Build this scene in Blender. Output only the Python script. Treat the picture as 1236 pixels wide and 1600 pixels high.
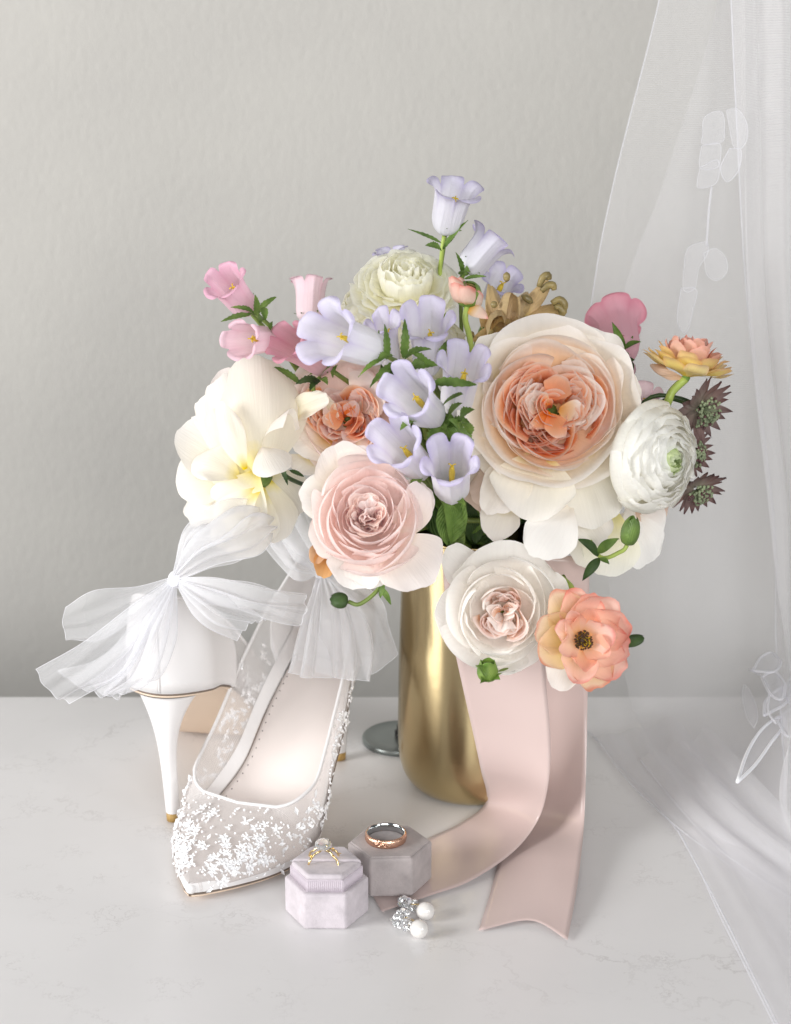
import bpy, math, random
import numpy as np
from mathutils import Vector

for o in list(bpy.data.objects):
    bpy.data.objects.remove(o)
scene = bpy.context.scene
COL = scene.collection

# ------------------------------------------------------------------ camera
CAM_H, PITCH, FPX = 0.55, math.radians(18.0), 3000.0
cam_data = bpy.data.cameras.new('camera')
cam_data.sensor_fit = 'VERTICAL'
cam_data.sensor_height = 36.0
cam_data.lens = 36.0 * FPX / 1600.0
cam_data.clip_start = 0.05
cam_data.clip_end = 50
cam_data.dof.use_dof = True
cam_data.dof.focus_distance = 1.10
cam_data.dof.aperture_fstop = 9.0
cam = bpy.data.objects.new('camera', cam_data)
cam.location = (0, 0, CAM_H)
cam.rotation_euler = (math.pi / 2 - PITCH, 0, 0)
COL.objects.link(cam)
scene.camera = cam

# ------------------------------------------------------------------ light
world = bpy.data.worlds.new('World')
scene.world = world
world.use_nodes = True
world.node_tree.nodes['Background'].inputs[0].default_value = (0.93, 0.96, 1.0, 1)
world.node_tree.nodes['Background'].inputs[1].default_value = 0.11

def area_light(name, loc, target, sx, sy, power, color, spread=180):
    d = bpy.data.lights.new(name, 'AREA')
    d.shape = 'RECTANGLE'
    d.size, d.size_y = sx, sy
    d.energy = power
    d.color = color
    d.spread = math.radians(spread)
    o = bpy.data.objects.new(name, d)
    o.location = loc
    o.rotation_euler = (Vector(target) - Vector(loc)).to_track_quat('-Z', 'Y').to_euler()
    COL.objects.link(o)
    return o

area_light('window_light', (-1.9, 0.15, 0.68), (0.0, 1.1, 0.12), 0.9, 0.85, 44.0, (1.0, 0.995, 0.985))
area_light('front_fill_light', (0.3, -1.7, 1.1), (0.0, 1.2, 0.2), 1.8, 0.7, 46.0, (0.985, 0.995, 1.0))  # added soft fill from behind the camera, not a fixture of the room
area_light('side_window_light', (1.45, -0.45, 0.8), (0.0, 1.12, 0.15), 0.40, 1.0, 9.0, (1.0, 0.995, 0.985))
scene.view_settings.view_transform = 'Standard'
scene.view_settings.look = 'None'
scene.view_settings.exposure = 0.12
scene.view_settings.gamma = 1.0
scene.cycles.transparent_max_bounces = 48
scene.cycles.max_bounces = 12
scene.cycles.diffuse_bounces = 7
scene.cycles.use_denoising = True

# ------------------------------------------------------------------ helpers
CAMP = np.array([0, 0, CAM_H])
FWD = np.array([0, math.cos(PITCH), -math.sin(PITCH)])
UPV = np.array([0, math.sin(PITCH), math.cos(PITCH)])
RGT = np.array([1.0, 0, 0])

def ray(px, py):
    return FWD + (px - 618) / FPX * RGT - (py - 800) / FPX * UPV

def A(px, py, Y):
    """the point seen at (px, py) that stands Y metres in front of the tripod"""
    d = ray(px, py)
    return CAMP + d * (Y / d[1])

def T(px, py, z=0.0):
    """the point seen at (px, py) at height z above the table"""
    d = ray(px, py)
    return CAMP + d * ((z - CAM_H) / d[2])

def S(p):
    """metres per photo pixel at a point"""
    return float(np.dot(np.asarray(p) - CAMP, FWD)) / FPX

def D(r, u, t):
    """direction from right / up / towards-the-viewer components"""
    v = r * RGT + u * UPV - t * FWD
    return v / np.linalg.norm(v)

def nrm(v):
    v = np.asarray(v, float)
    return v / (np.linalg.norm(v) + 1e-12)

class Noise:
    def __init__(self, seed, n=6, f=1.0):
        r = np.random.RandomState(seed % (2 ** 31))
        self.k = r.normal(0, 1, (n, 3)) * f
        self.p = r.uniform(0, 6.28, n)
        self.n = n
    def __call__(self, x, y=0.0, z=0.0):
        s = 0
        for i in range(self.n):
            s = s + np.sin(self.k[i, 0] * x + self.k[i, 1] * y + self.k[i, 2] * z + self.p[i])
        return s / math.sqrt(self.n)

_seed = [100]
def sd():
    _seed[0] += 1
    return _seed[0]

def srgb(r, g, b):
    def f(c):
        c /= 255.0
        return c / 12.92 if c <= 0.04045 else ((c + 0.055) / 1.055) ** 2.4
    return (f(r), f(g), f(b), 1.0)

def thing(name, label, cat, loc=(0, 0, 0), group=None):
    o = bpy.data.objects.new(name, None)
    o.empty_display_size = 0.01
    o.location = tuple(float(c) for c in loc)
    COL.objects.link(o)
    o['label'] = label
    o['category'] = cat
    if group:
        o['group'] = group
    o['wl'] = [float(c) for c in loc]
    return o

def wloc(o):
    v = np.zeros(3)
    while o is not None:
        v = v + np.array(o.location)
        o = o.parent
    return v

def mesh_obj(name, verts, faces, mat, parent=None, uvs=None, smooth=True):
    me = bpy.data.meshes.new(name)
    verts = np.asarray(verts, float)
    if parent is not None:
        verts = verts - wloc(parent)
    me.from_pydata(verts.tolist(), [], faces)
    if uvs is not None:
        uvs = np.asarray(uvs, float)
        lay = me.uv_layers.new(name='UVMap')
        li = np.empty(len(me.loops), dtype=np.int32)
        me.loops.foreach_get('vertex_index', li)
        lay.data.foreach_set('uv', uvs[li].astype(np.float32).ravel())
    if smooth:
        me.polygons.foreach_set('use_smooth', [True] * len(me.polygons))
    me.materials.append(mat)
    me.update()
    o = bpy.data.objects.new(name, me)
    COL.objects.link(o)
    if parent is not None:
        o.parent = parent
    return o

def grid_data(P, closed=False, off=0):
    n, m = P.shape[:2]
    verts = P.reshape(-1, 3)
    mm = m if closed else m - 1
    faces = []
    for i in range(n - 1):
        for j in range(mm):
            j2 = (j + 1) % m
            faces.append((off + i * m + j, off + i * m + j2, off + (i + 1) * m + j2, off + (i + 1) * m + j))
    u, v = np.meshgrid(np.linspace(0, 1, m), np.linspace(0, 1, n))
    return verts, faces, np.stack([u.ravel(), v.ravel()], 1)

def grid(name, P, mat, parent=None, closed=False, solid=0.0, smooth=True):
    v, f, uv = grid_data(np.asarray(P, float), closed)
    o = mesh_obj(name, v, f, mat, parent, uv, smooth)
    if solid:
        md = o.modifiers.new('thickness', 'SOLIDIFY')
        md.thickness = solid
        md.offset = 0
    return o

class Bag:
    """collects pieces into one mesh"""
    def __init__(self):
        self.v, self.f, self.uv, self.n = [], [], [], 0
    def add(self, v, f, uv=None):
        v = np.asarray(v, float)
        self.v.append(v)
        self.f += [tuple(i + self.n for i in q) for q in f]
        self.uv.append(np.zeros((len(v), 2)) if uv is None else np.asarray(uv))
        self.n += len(v)
    def grid(self, P, closed=False):
        v, f, uv = grid_data(np.asarray(P, float), closed)
        self.add(v, f, uv)
    def build(self, name, mat, parent=None, smooth=True):
        return mesh_obj(name, np.concatenate(self.v), self.f, mat, parent, np.concatenate(self.uv), smooth)

def catmull(pts, n):
    pts = np.asarray(pts, float)
    k = len(pts)
    if k == 2:
        t = np.linspace(0, 1, n)[:, None]
        return pts[0] * (1 - t) + pts[1] * t
    ext = np.concatenate([[2 * pts[0] - pts[1]], pts, [2 * pts[-1] - pts[-2]]])
    out = []
    for s in np.linspace(0, k - 1, n):
        i = min(int(s), k - 2)
        t = s - i
        p0, p1, p2, p3 = ext[i], ext[i + 1], ext[i + 2], ext[i + 3]
        out.append(0.5 * ((2 * p1) + (-p0 + p2) * t + (2 * p0 - 5 * p1 + 4 * p2 - p3) * t * t + (-p0 + 3 * p1 - 3 * p2 + p3) * t ** 3))
    return np.array(out)

def net(rows, n, m):
    """rows of 3-D control points -> n x m smooth grid"""
    R = np.array([catmull(r, m) for r in rows])
    return np.stack([catmull(R[:, j], n) for j in range(m)], 1)

def normals(P):
    du = np.gradient(P, axis=1)
    dv = np.gradient(P, axis=0)
    N = np.cross(du, dv)
    return N / (np.linalg.norm(N, axis=2, keepdims=True) + 1e-12)

def tube_data(path, rad, seg=8, closed=False, cap=True):
    path = np.asarray(path, float)
    n = len(path)
    rad = np.full(n, rad) if np.isscalar(rad) else np.interp(np.linspace(0, 1, n), np.linspace(0, 1, len(rad)), rad)
    if closed:
        tan = np.roll(path, -1, 0) - np.roll(path, 1, 0)
    else:
        tan = np.gradient(path, axis=0)
    tan /= np.linalg.norm(tan, axis=1, keepdims=True) + 1e-12
    up = np.array([0.13, 0.21, 0.97])
    if abs(np.dot(up / np.linalg.norm(up), tan[0])) > 0.9:
        up = np.array([0.9, 0.3, 0.1])
    rings = []
    a = np.cross(tan[0], up); a /= np.linalg.norm(a)
    for i in range(n):
        a = a - tan[i] * np.dot(a, tan[i]); a /= np.linalg.norm(a) + 1e-12
        b = np.cross(tan[i], a)
        th = np.linspace(0, 2 * np.pi, seg, endpoint=False)
        rings.append(path[i] + rad[i] * (np.cos(th)[:, None] * a + np.sin(th)[:, None] * b))
    P = np.array(rings)
    if closed:
        P = np.concatenate([P, P[:1]])
    v, f, uv = grid_data(P, True)
    f = list(f)
    if cap and not closed:
        f.append(tuple(range(seg))[::-1])
        f.append(tuple((n - 1) * seg + k for k in range(seg)))
    return v, f, uv

def tube(name, path, rad, mat, parent=None, seg=8, closed=False, smooth=True):
    v, f, uv = tube_data(path, rad, seg, closed)
    return mesh_obj(name, v, f, mat, parent, uv, smooth)

def ball_data(c, r, n=8, m=12, axes=None, scale=(1, 1, 1)):
    th = np.linspace(0.001, np.pi - 0.001, n)
    ph = np.linspace(0, 2 * np.pi, m, endpoint=False)
    X = np.stack([np.outer(np.sin(th), np.cos(ph)) * scale[0], np.outer(np.sin(th), np.sin(ph)) * scale[1],
                  np.outer(np.cos(th), np.ones(m)) * scale[2]], 2) * r
    if axes is not None:
        X = X @ np.array(axes)
    return grid_data(X + np.asarray(c), True)

def frame(d, twist=0.0):
    d = nrm(d)
    up = UPV if abs(np.dot(UPV, d)) < 0.93 else RGT
    x = nrm(np.cross(up, d)); y = np.cross(d, x)
    c, s = math.cos(twist), math.sin(twist)
    return np.array([c * x + s * y, -s * x + c * y, d])

# ------------------------------------------------------------------ materials
def new_mat(name):
    m = bpy.data.materials.new(name)
    m.use_nodes = True
    nt = m.node_tree
    for n in list(nt.nodes):
        nt.nodes.remove(n)
    out = nt.nodes.new('ShaderNodeOutputMaterial')
    return m, nt, out

def N(nt, kind, **kw):
    n = nt.nodes.new('ShaderNode' + kind)
    for k, v in kw.items():
        if k in n.inputs.keys():
            n.inputs[k].default_value = v
        else:
            setattr(n, k, v)
    return n

def ramp(nt, stops):
    r = nt.nodes.new('ShaderNodeValToRGB')
    e = r.color_ramp.elements
    while len(e) < len(stops):
        e.new(0.5)
    for i, (p, c) in enumerate(stops):
        e[i].position = p
        e[i].color = c
    return r

def plain(name, col, rough=0.5, metal=0.0, spec=0.5, bump=None, var=0.0, sheen=0.0, coat=0.0):
    m, nt, out = new_mat(name)
    b = N(nt, 'BsdfPrincipled')
    b.inputs['Base Color'].default_value = col
    b.inputs['Roughness'].default_value = rough
    b.inputs['Metallic'].default_value = metal
    b.inputs['Specular IOR Level'].default_value = spec
    b.inputs['Sheen Weight'].default_value = sheen
    b.inputs['Coat Weight'].default_value = coat
    tc = N(nt, 'TexCoord')
    if var:
        nz = N(nt, 'TexNoise'); nz.inputs['Scale'].default_value = 90; nz.inputs['Detail'].default_value = 5
        nt.links.new(tc.outputs['Object'], nz.inputs['Vector'])
        c2 = tuple(max(0, c * (1 - var)) for c in col[:3]) + (1,)
        r = ramp(nt, [(0.35, c2), (0.65, col)])
        nt.links.new(nz.outputs['Fac'], r.inputs[0])
        nt.links.new(r.outputs[0], b.inputs['Base Color'])
    if bump:
        nz = N(nt, 'TexNoise'); nz.inputs['Scale'].default_value = bump[0]; nz.inputs['Detail'].default_value = 4
        nt.links.new(tc.outputs['Object'], nz.inputs['Vector'])
        bp = N(nt, 'Bump'); bp.inputs['Strength'].default_value = bump[1]; bp.inputs['Distance'].default_value = bump[2]
        nt.links.new(nz.outputs['Fac'], bp.inputs['Height'])
        nt.links.new(bp.outputs[0], b.inputs['Normal'])
    nt.links.new(b.outputs[0], out.inputs[0])
    return m

def petal_mat(name, stops, trans=0.3, rough=0.5, vein=0.28, hue=0.0, spec=0.3):
    """petal tissue: colour runs from the claw (v=0) to the lip (v=1), fine lengthwise veins"""
    m, nt, out = new_mat(name)
    tc = N(nt, 'TexCoord')
    sep = N(nt, 'SeparateXYZ')
    nt.links.new(tc.outputs['UV'], sep.inputs[0])
    nz = N(nt, 'TexNoise'); nz.inputs['Scale'].default_value = 70; nz.inputs['Detail'].default_value = 3
    nt.links.new(tc.outputs['Object'], nz.inputs['Vector'])
    ma = N(nt, 'Math', operation='MULTIPLY_ADD')
    nt.links.new(nz.outputs['Fac'], ma.inputs[0]); ma.inputs[1].default_value = 0.35
    sb = N(nt, 'Math', operation='SUBTRACT'); nt.links.new(sep.outputs[1], sb.inputs[0]); sb.inputs[1].default_value = 0.17
    nt.links.new(sb.outputs[0], ma.inputs[2])
    r = ramp(nt, stops)
    nt.links.new(ma.outputs[0], r.inputs[0])
    # veins
    mp = N(nt, 'Mapping'); mp.inputs['Scale'].default_value = (38, 2.2, 1)
    nt.links.new(tc.outputs['UV'], mp.inputs['Vector'])
    vz = N(nt, 'TexNoise'); vz.inputs['Scale'].default_value = 1.0; vz.inputs['Detail'].default_value = 4
    nt.links.new(mp.outputs[0], vz.inputs['Vector'])
    hs = N(nt, 'HueSaturation')
    oi = N(nt, 'ObjectInfo')
    mr = N(nt, 'MapRange'); mr.inputs['To Min'].default_value = 0.85; mr.inputs['To Max'].default_value = 1.12 + hue
    nt.links.new(oi.outputs['Random'], mr.inputs['Value'])
    nt.links.new(mr.outputs[0], hs.inputs['Saturation'])
    vr = N(nt, 'MapRange'); vr.inputs['From Min'].default_value = 0.3; vr.inputs['From Max'].default_value = 0.7
    vr.inputs['To Min'].default_value = 0.975; vr.inputs['To Max'].default_value = 1.015
    nt.links.new(vz.outputs['Fac'], vr.inputs['Value'])
    nt.links.new(vr.outputs[0], hs.inputs['Value'])
    nt.links.new(r.outputs[0], hs.inputs['Color'])
    bp = N(nt, 'Bump'); bp.inputs['Strength'].default_value = vein; bp.inputs['Distance'].default_value = 0.0008
    nt.links.new(vz.outputs['Fac'], bp.inputs['Height'])
    b = N(nt, 'BsdfPrincipled'); b.inputs['Roughness'].default_value = rough; b.inputs['Specular IOR Level'].default_value = spec
    b.inputs['Sheen Weight'].default_value = 0.06
    nt.links.new(hs.outputs[0], b.inputs['Base Color'])
    nt.links.new(bp.outputs[0], b.inputs['Normal'])
    tl = N(nt, 'BsdfTranslucent')
    nt.links.new(hs.outputs[0], tl.inputs[0]); nt.links.new(bp.outputs[0], tl.inputs['Normal'])
    mx = N(nt, 'MixShader'); mx.inputs[0].default_value = trans
    nt.links.new(b.outputs[0], mx.inputs[1]); nt.links.new(tl.outputs[0], mx.inputs[2])
    nt.links.new(mx.outputs[0], out.inputs[0])
    return m

def leaf_mat(name, c1, c2, trans=0.2):
    m, nt, out = new_mat(name)
    tc = N(nt, 'TexCoord')
    nz = N(nt, 'TexNoise'); nz.inputs['Scale'].default_value = 120; nz.inputs['Detail'].default_value = 4
    nt.links.new(tc.outputs['Object'], nz.inputs['Vector'])
    r = ramp(nt, [(0.3, c1), (0.7, c2)])
    nt.links.new(nz.outputs['Fac'], r.inputs[0])
    sep = N(nt, 'SeparateXYZ'); nt.links.new(tc.outputs['UV'], sep.inputs[0])
    w = N(nt, 'TexWave'); w.inputs['Scale'].default_value = 6; w.bands_direction = 'DIAGONAL'; w.inputs['Distortion'].default_value = 1
    nt.links.new(tc.outputs['UV'], w.inputs['Vector'])
    bp = N(nt, 'Bump'); bp.inputs['Strength'].default_value = 0.5; bp.inputs['Distance'].default_value = 0.0006
    nt.links.new(w.outputs['Fac'], bp.inputs['Height'])
    b = N(nt, 'BsdfPrincipled'); b.inputs['Roughness'].default_value = 0.42
    nt.links.new(r.outputs[0], b.inputs['Base Color']); nt.links.new(bp.outputs[0], b.inputs['Normal'])
    tl = N(nt, 'BsdfTranslucent'); nt.links.new(r.outputs[0], tl.inputs[0])
    mx = N(nt, 'MixShader'); mx.inputs[0].default_value = trans
    nt.links.new(b.outputs[0], mx.inputs[1]); nt.links.new(tl.outputs[0], mx.inputs[2])
    nt.links.new(mx.outputs[0], out.inputs[0])
    return m

def tulle_mat(name, cover, scale=(140, 140), col=(0.9, 0.9, 0.92, 1), net_amt=0.5, gather=0.0):
    """fine net: threads (diffuse) over holes (transparent), denser where seen edge-on"""
    m, nt, out = new_mat(name)
    tc = N(nt, 'TexCoord')
    mp = N(nt, 'Mapping'); mp.inputs['Scale'].default_value = (scale[0], scale[1], 1)
    nt.links.new(tc.outputs['UV'], mp.inputs['Vector'])
    vo = N(nt, 'TexVoronoi', feature='DISTANCE_TO_EDGE'); vo.inputs['Scale'].default_value = 1.0; vo.inputs['Randomness'].default_value = 0.25
    nt.links.new(mp.outputs[0], vo.inputs['Vector'])
    mr = N(nt, 'MapRange'); mr.inputs['From Min'].default_value = 0.04; mr.inputs['From Max'].default_value = 0.22
    mr.inputs['To Min'].default_value = min(1, cover * (1 + net_amt)); mr.inputs['To Max'].default_value = cover * (1 - net_amt)
    nt.links.new(vo.outputs['Distance'], mr.inputs['Value'])
    lw = N(nt, 'LayerWeight'); lw.inputs['Blend'].default_value = 0.35
    pw = N(nt, 'Math', operation='POWER'); nt.links.new(lw.outputs['Facing'], pw.inputs[0]); pw.inputs[1].default_value = 2.0
    mu = N(nt, 'Math', operation='MULTIPLY_ADD'); nt.links.new(pw.outputs[0], mu.inputs[0]); mu.inputs[1].default_value = 0.45 if gather or cover > 0.4 else 0.22
    nt.links.new(mr.outputs[0], mu.inputs[2]); mu.use_clamp = True
    if gather:
        # the net is bunched near the knot, so more thread per area there
        sp = N(nt, 'SeparateXYZ'); nt.links.new(tc.outputs['UV'], sp.inputs[0])
        iv = N(nt, 'Math', operation='SUBTRACT'); iv.inputs[0].default_value = 1.0; nt.links.new(sp.outputs[1], iv.inputs[1])
        p2 = N(nt, 'Math', operation='POWER'); nt.links.new(iv.outputs[0], p2.inputs[0]); p2.inputs[1].default_value = 2.0
        ad = N(nt, 'Math', operation='MULTIPLY_ADD'); nt.links.new(p2.outputs[0], ad.inputs[0]); ad.inputs[1].default_value = gather
        nt.links.new(mu.outputs[0], ad.inputs[2]); ad.use_clamp = True
        mu = ad
    b = N(nt, 'BsdfDiffuse'); b.inputs[0].default_value = col
    t2 = N(nt, 'BsdfTranslucent'); t2.inputs[0].default_value = col
    m1 = N(nt, 'MixShader'); m1.inputs[0].default_value = 0.45
    nt.links.new(b.outputs[0], m1.inputs[1]); nt.links.new(t2.outputs[0], m1.inputs[2])
    tr = N(nt, 'BsdfTransparent')
    mx = N(nt, 'MixShader')
    nt.links.new(mu.outputs[0], mx.inputs[0]); nt.links.new(tr.outputs[0], mx.inputs[1]); nt.links.new(m1.outputs[0], mx.inputs[2])
    nt.links.new(mx.outputs[0], out.inputs[0])
    return m

WHITE = srgb(236, 234, 236)
M = {}
M['stem'] = plain('stem_green', srgb(118, 138, 66), 0.45, var=0.3)
M['stem_dark'] = plain('stem_dark_green', srgb(58, 84, 44), 0.45, var=0.3)
M['stem_pale'] = plain('stem_pale_green', srgb(168, 188, 92), 0.45, var=0.2)
M['leaf'] = leaf_mat('leaf_green', srgb(80, 110, 44), srgb(130, 160, 80))
M['leaf_dark'] = leaf_mat('leaf_dark_green', srgb(44, 66, 30), srgb(76, 104, 52))
M['leaf_light'] = leaf_mat('leaf_light_green', srgb(96, 136, 50), srgb(148, 176, 84))
M['pistil'] = plain('pistil_yellow', srgb(226, 196, 60), 0.6, var=0.2)
M['stamen_dark'] = plain('stamen_dark', srgb(70, 48, 30), 0.6)
M['bell_lav'] = petal_mat('bell_lavender', [(0.0, srgb(243, 243, 247)), (0.5, srgb(239, 238, 246)), (0.8, srgb(227, 222, 241)), (1.0, srgb(211, 203, 233))], 0.35, 0.55, 0.4)
M['bell_lav2'] = petal_mat('bell_violet', [(0.0, srgb(242, 242, 248)), (0.6, srgb(234, 232, 244)), (0.85, srgb(214, 208, 232)), (1.0, srgb(198, 190, 224))], 0.35, 0.55, 0.4)
M['bell_pink'] = petal_mat('bell_pink', [(0.0, srgb(244, 214, 226)), (0.5, srgb(242, 204, 220)), (1.0, srgb(236, 178, 202))], 0.35, 0.55, 0.4)
M['bell_pale'] = petal_mat('bell_pale_pink', [(0.0, srgb(246, 226, 232)), (0.6, srgb(244, 220, 228)), (1.0, srgb(240, 204, 216))], 0.35, 0.55, 0.4)
M['bell_rose'] = petal_mat('bell_rose_pink', [(0.0, srgb(240, 196, 206)), (0.6, srgb(236, 184, 196)), (1.0, srgb(226, 150, 172))], 0.35, 0.55, 0.4)
M['bell_shaded'] = petal_mat('bell_shaded_pink', [(0.0, srgb(234, 184, 196)), (0.7, srgb(230, 170, 184)), (1.0, srgb(218, 136, 156))], 0.3, 0.6, 0.4)  # darker pink for bells at the back: their shade is put into the colour
M['peach_in'] = petal_mat('peach_heart', [(0.0, srgb(246, 150, 76)), (0.6, srgb(251, 178, 124)), (0.84, srgb(253, 200, 160)), (1.0, srgb(254, 230, 214))], 0.42)
M['peach_mid'] = petal_mat('peach_ring', [(0.0, srgb(248, 190, 110)), (0.42, srgb(251, 218, 178)), (0.7, srgb(254, 242, 230)), (1.0, srgb(254, 248, 243))], 0.36)
M['cream_out'] = petal_mat('cream_guard', [(0.0, srgb(246, 216, 90)), (0.25, srgb(250, 234, 170)), (0.5, srgb(253, 246, 232)), (1.0, srgb(254, 249, 244))], 0.38)
M['cream'] = petal_mat('cream_petal', [(0.0, srgb(240, 218, 90)), (0.12, srgb(249, 238, 180)), (0.28, srgb(249, 244, 228)), (1.0, srgb(248, 244, 238))], 0.36)
M['cream_bud'] = petal_mat('cream_bud', [(0.0, srgb(240, 214, 80)), (0.10, srgb(250, 238, 180)), (0.24, srgb(248, 243, 228)), (1.0, srgb(247, 242, 234))], 0.36)
M['blush_in'] = petal_mat('blush_heart', [(0.0, srgb(246, 190, 196)), (0.5, srgb(251, 224, 224)), (0.85, srgb(255, 238, 230)), (1.0, srgb(255, 243, 237))], 0.48)
M['blush'] = petal_mat('blush_petal', [(0.0, srgb(254, 230, 216)), (0.5, srgb(255, 241, 237)), (1.0, srgb(255, 244, 241))], 0.48)
M['blush_out'] = petal_mat('blush_guard', [(0.0, srgb(248, 228, 190)), (0.4, srgb(252, 240, 230)), (1.0, srgb(253, 244, 240))], 0.35)
M['white_in'] = petal_mat('white_heart', [(0.0, srgb(242, 176, 120)), (0.5, srgb(250, 222, 202)), (1.0, srgb(253, 240, 236))], 0.35)
M['white'] = petal_mat('white_petal', [(0.0, srgb(255, 247, 236)), (0.4, srgb(255, 252, 248)), (1.0, srgb(255, 253, 250))], 0.42)
M['ran_white'] = petal_mat('ranunculus_white', [(0.0, srgb(246, 246, 224)), (0.4, srgb(254, 252, 244)), (1.0, srgb(254, 253, 249))], 0.42, 0.42, 0.35)
M['ran_green'] = petal_mat('ranunculus_green_eye', [(0.0, srgb(170, 200, 110)), (1.0, srgb(226, 236, 190))], 0.3)
M['ran_yellow'] = petal_mat('ranunculus_pale_yellow', [(0.0, srgb(252, 243, 165)), (0.4, srgb(254, 251, 226)), (1.0, srgb(254, 253, 244))], 0.45, 0.45, 0.4)
M['but_yellow'] = petal_mat('butterfly_yellow', [(0.0, srgb(236, 206, 80)), (0.65, srgb(247, 228, 150)), (1.0, srgb(245, 206, 150))], 0.35, 0.35)
M['but_coral'] = petal_mat('butterfly_coral', [(0.0, srgb(246, 206, 120)), (0.45, srgb(250, 210, 180)), (1.0, srgb(244, 186, 168))], 0.35, 0.35)
M['but_pink'] = petal_mat('butterfly_peach', [(0.0, srgb(232, 150, 50)), (0.22, srgb(246, 200, 130)), (0.5, srgb(252, 228, 210)), (0.88, srgb(250, 212, 198)), (1.0, srgb(238, 158, 144))], 0.42, 0.35)
M['but_cream'] = petal_mat('butterfly_cream', [(0.0, srgb(240, 206, 90)), (0.5, srgb(244, 226, 170)), (0.9, srgb(246, 224, 196)), (1.0, srgb(232, 164, 140))], 0.4, 0.35)
M['nude'] = petal_mat('nude_petal', [(0.0, srgb(214, 176, 140)), (1.0, srgb(232, 206, 190))], 0.3)
M['brown'] = petal_mat('dried_gold', [(0.0, srgb(224, 204, 110)), (0.5, srgb(232, 200, 150)), (1.0, srgb(206, 178, 124))], 0.3, 0.35, 1.0)
M['brown_tip'] = plain('dried_tip', srgb(160, 142, 92), 0.4, var=0.5, bump=(300, 0.5, 0.001))
M['rust'] = petal_mat('rust_petal', [(0.0, srgb(190, 120, 60)), (1.0, srgb(222, 176, 130))], 0.3)
M['bract'] = petal_mat('burgundy_bract', [(0.0, srgb(168, 156, 140)), (0.5, srgb(134, 110, 104)), (1.0, srgb(92, 64, 64))], 0.2)
M['floret'] = plain('floret_green', srgb(150, 162, 126), 0.6, var=0.5)
M['floret_dark'] = plain('floret_burgundy', srgb(96, 60, 62), 0.6, var=0.4)
M['bud'] = plain('bud_green', srgb(110, 142, 60), 0.4, var=0.35)
M['bud_dark'] = plain('bud_dark_green', srgb(50, 80, 44), 0.4, var=0.35)
M['satin'] = plain('shoe_satin', srgb(230, 227, 226), 0.33, spec=0.5, sheen=0.2, bump=(900, 0.08, 0.0004))
M['leather'] = plain('shoe_insole_leather', srgb(226, 216, 211), 0.62, spec=0.2, bump=(700, 0.1, 0.0003))
M['outsole'] = plain('shoe_outsole', srgb(122, 106, 94), 0.5, var=0.1)
M['outsole_nude'] = plain('shoe_outsole_nude', srgb(226, 204, 182), 0.45)
M['heel_tip'] = plain('heel_tip_tan', srgb(178, 144, 84), 0.5)
M['dots'] = plain('perforation', srgb(90, 84, 82), 0.7)
M['bead'] = plain('glass_bead', srgb(253, 253, 254), 0.12, spec=0.8, coat=0.6)
M['sequin'] = plain('leaf_sequin', srgb(253, 253, 254), 0.22, spec=0.8, coat=0.4)
M['pearl'] = plain('pearl', srgb(228, 224, 220), 0.16, spec=0.6, coat=0.8)
M['gold'] = plain('yellow_gold', srgb(240, 214, 160), 0.2, metal=1.0)
M['rosegold'] = plain('rose_gold', srgb(236, 192, 166), 0.22, metal=1.0, bump=(900, 0.7, 0.0006))
M['silver'] = plain('silver', srgb(205, 208, 208), 0.15, metal=1.0)
M['black'] = plain('black_plastic', srgb(28, 28, 28), 0.4)
M['tulle'] = tulle_mat('bow_tulle', 0.45, (190, 190), net_amt=0.45, gather=0.35)
M['tulle_edge'] = plain('tulle_hem', srgb(240, 240, 244), 0.7)
M['shoe_net'] = tulle_mat('shoe_net', 0.62, (260, 330), col=srgb(243, 240, 239), net_amt=0.3)
M['veil'] = tulle_mat('veil_tulle', 0.31, (700, 900), col=srgb(246, 245, 247), net_amt=0.4)
M['veil_leaf'] = tulle_mat('veil_leaf_organza', 0.27, (60, 60), col=srgb(246, 246, 250), net_amt=0.1)
M['cord_soft'] = tulle_mat('embroidery_thread_soft', 0.45, (40, 40), col=srgb(246, 246, 250), net_amt=0.1)
M['cord'] = plain('embroidery_cord', srgb(244, 244, 248), 0.5)

# crystal
m, nt, out = new_mat('crystal')
g = N(nt, 'BsdfGlass'); g.inputs['IOR'].default_value = 1.9; g.inputs['Roughness'].default_value = 0.02
gl = N(nt, 'BsdfGlossy'); gl.inputs['Roughness'].default_value = 0.08
mx = N(nt, 'MixShader'); mx.inputs[0].default_value = 0.45
nt.links.new(g.outputs[0], mx.inputs[1]); nt.links.new(gl.outputs[0], mx.inputs[2])
df = N(nt, 'BsdfDiffuse'); df.inputs[0].default_value = (0.95, 0.95, 0.97, 1)
m2 = N(nt, 'MixShader'); m2.inputs[0].default_value = 0.24
nt.links.new(mx.outputs[0], m2.inputs[1]); nt.links.new(df.outputs[0], m2.inputs[2]); nt.links.new(m2.outputs[0], out.inputs[0])
M['crystal'] = m

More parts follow.
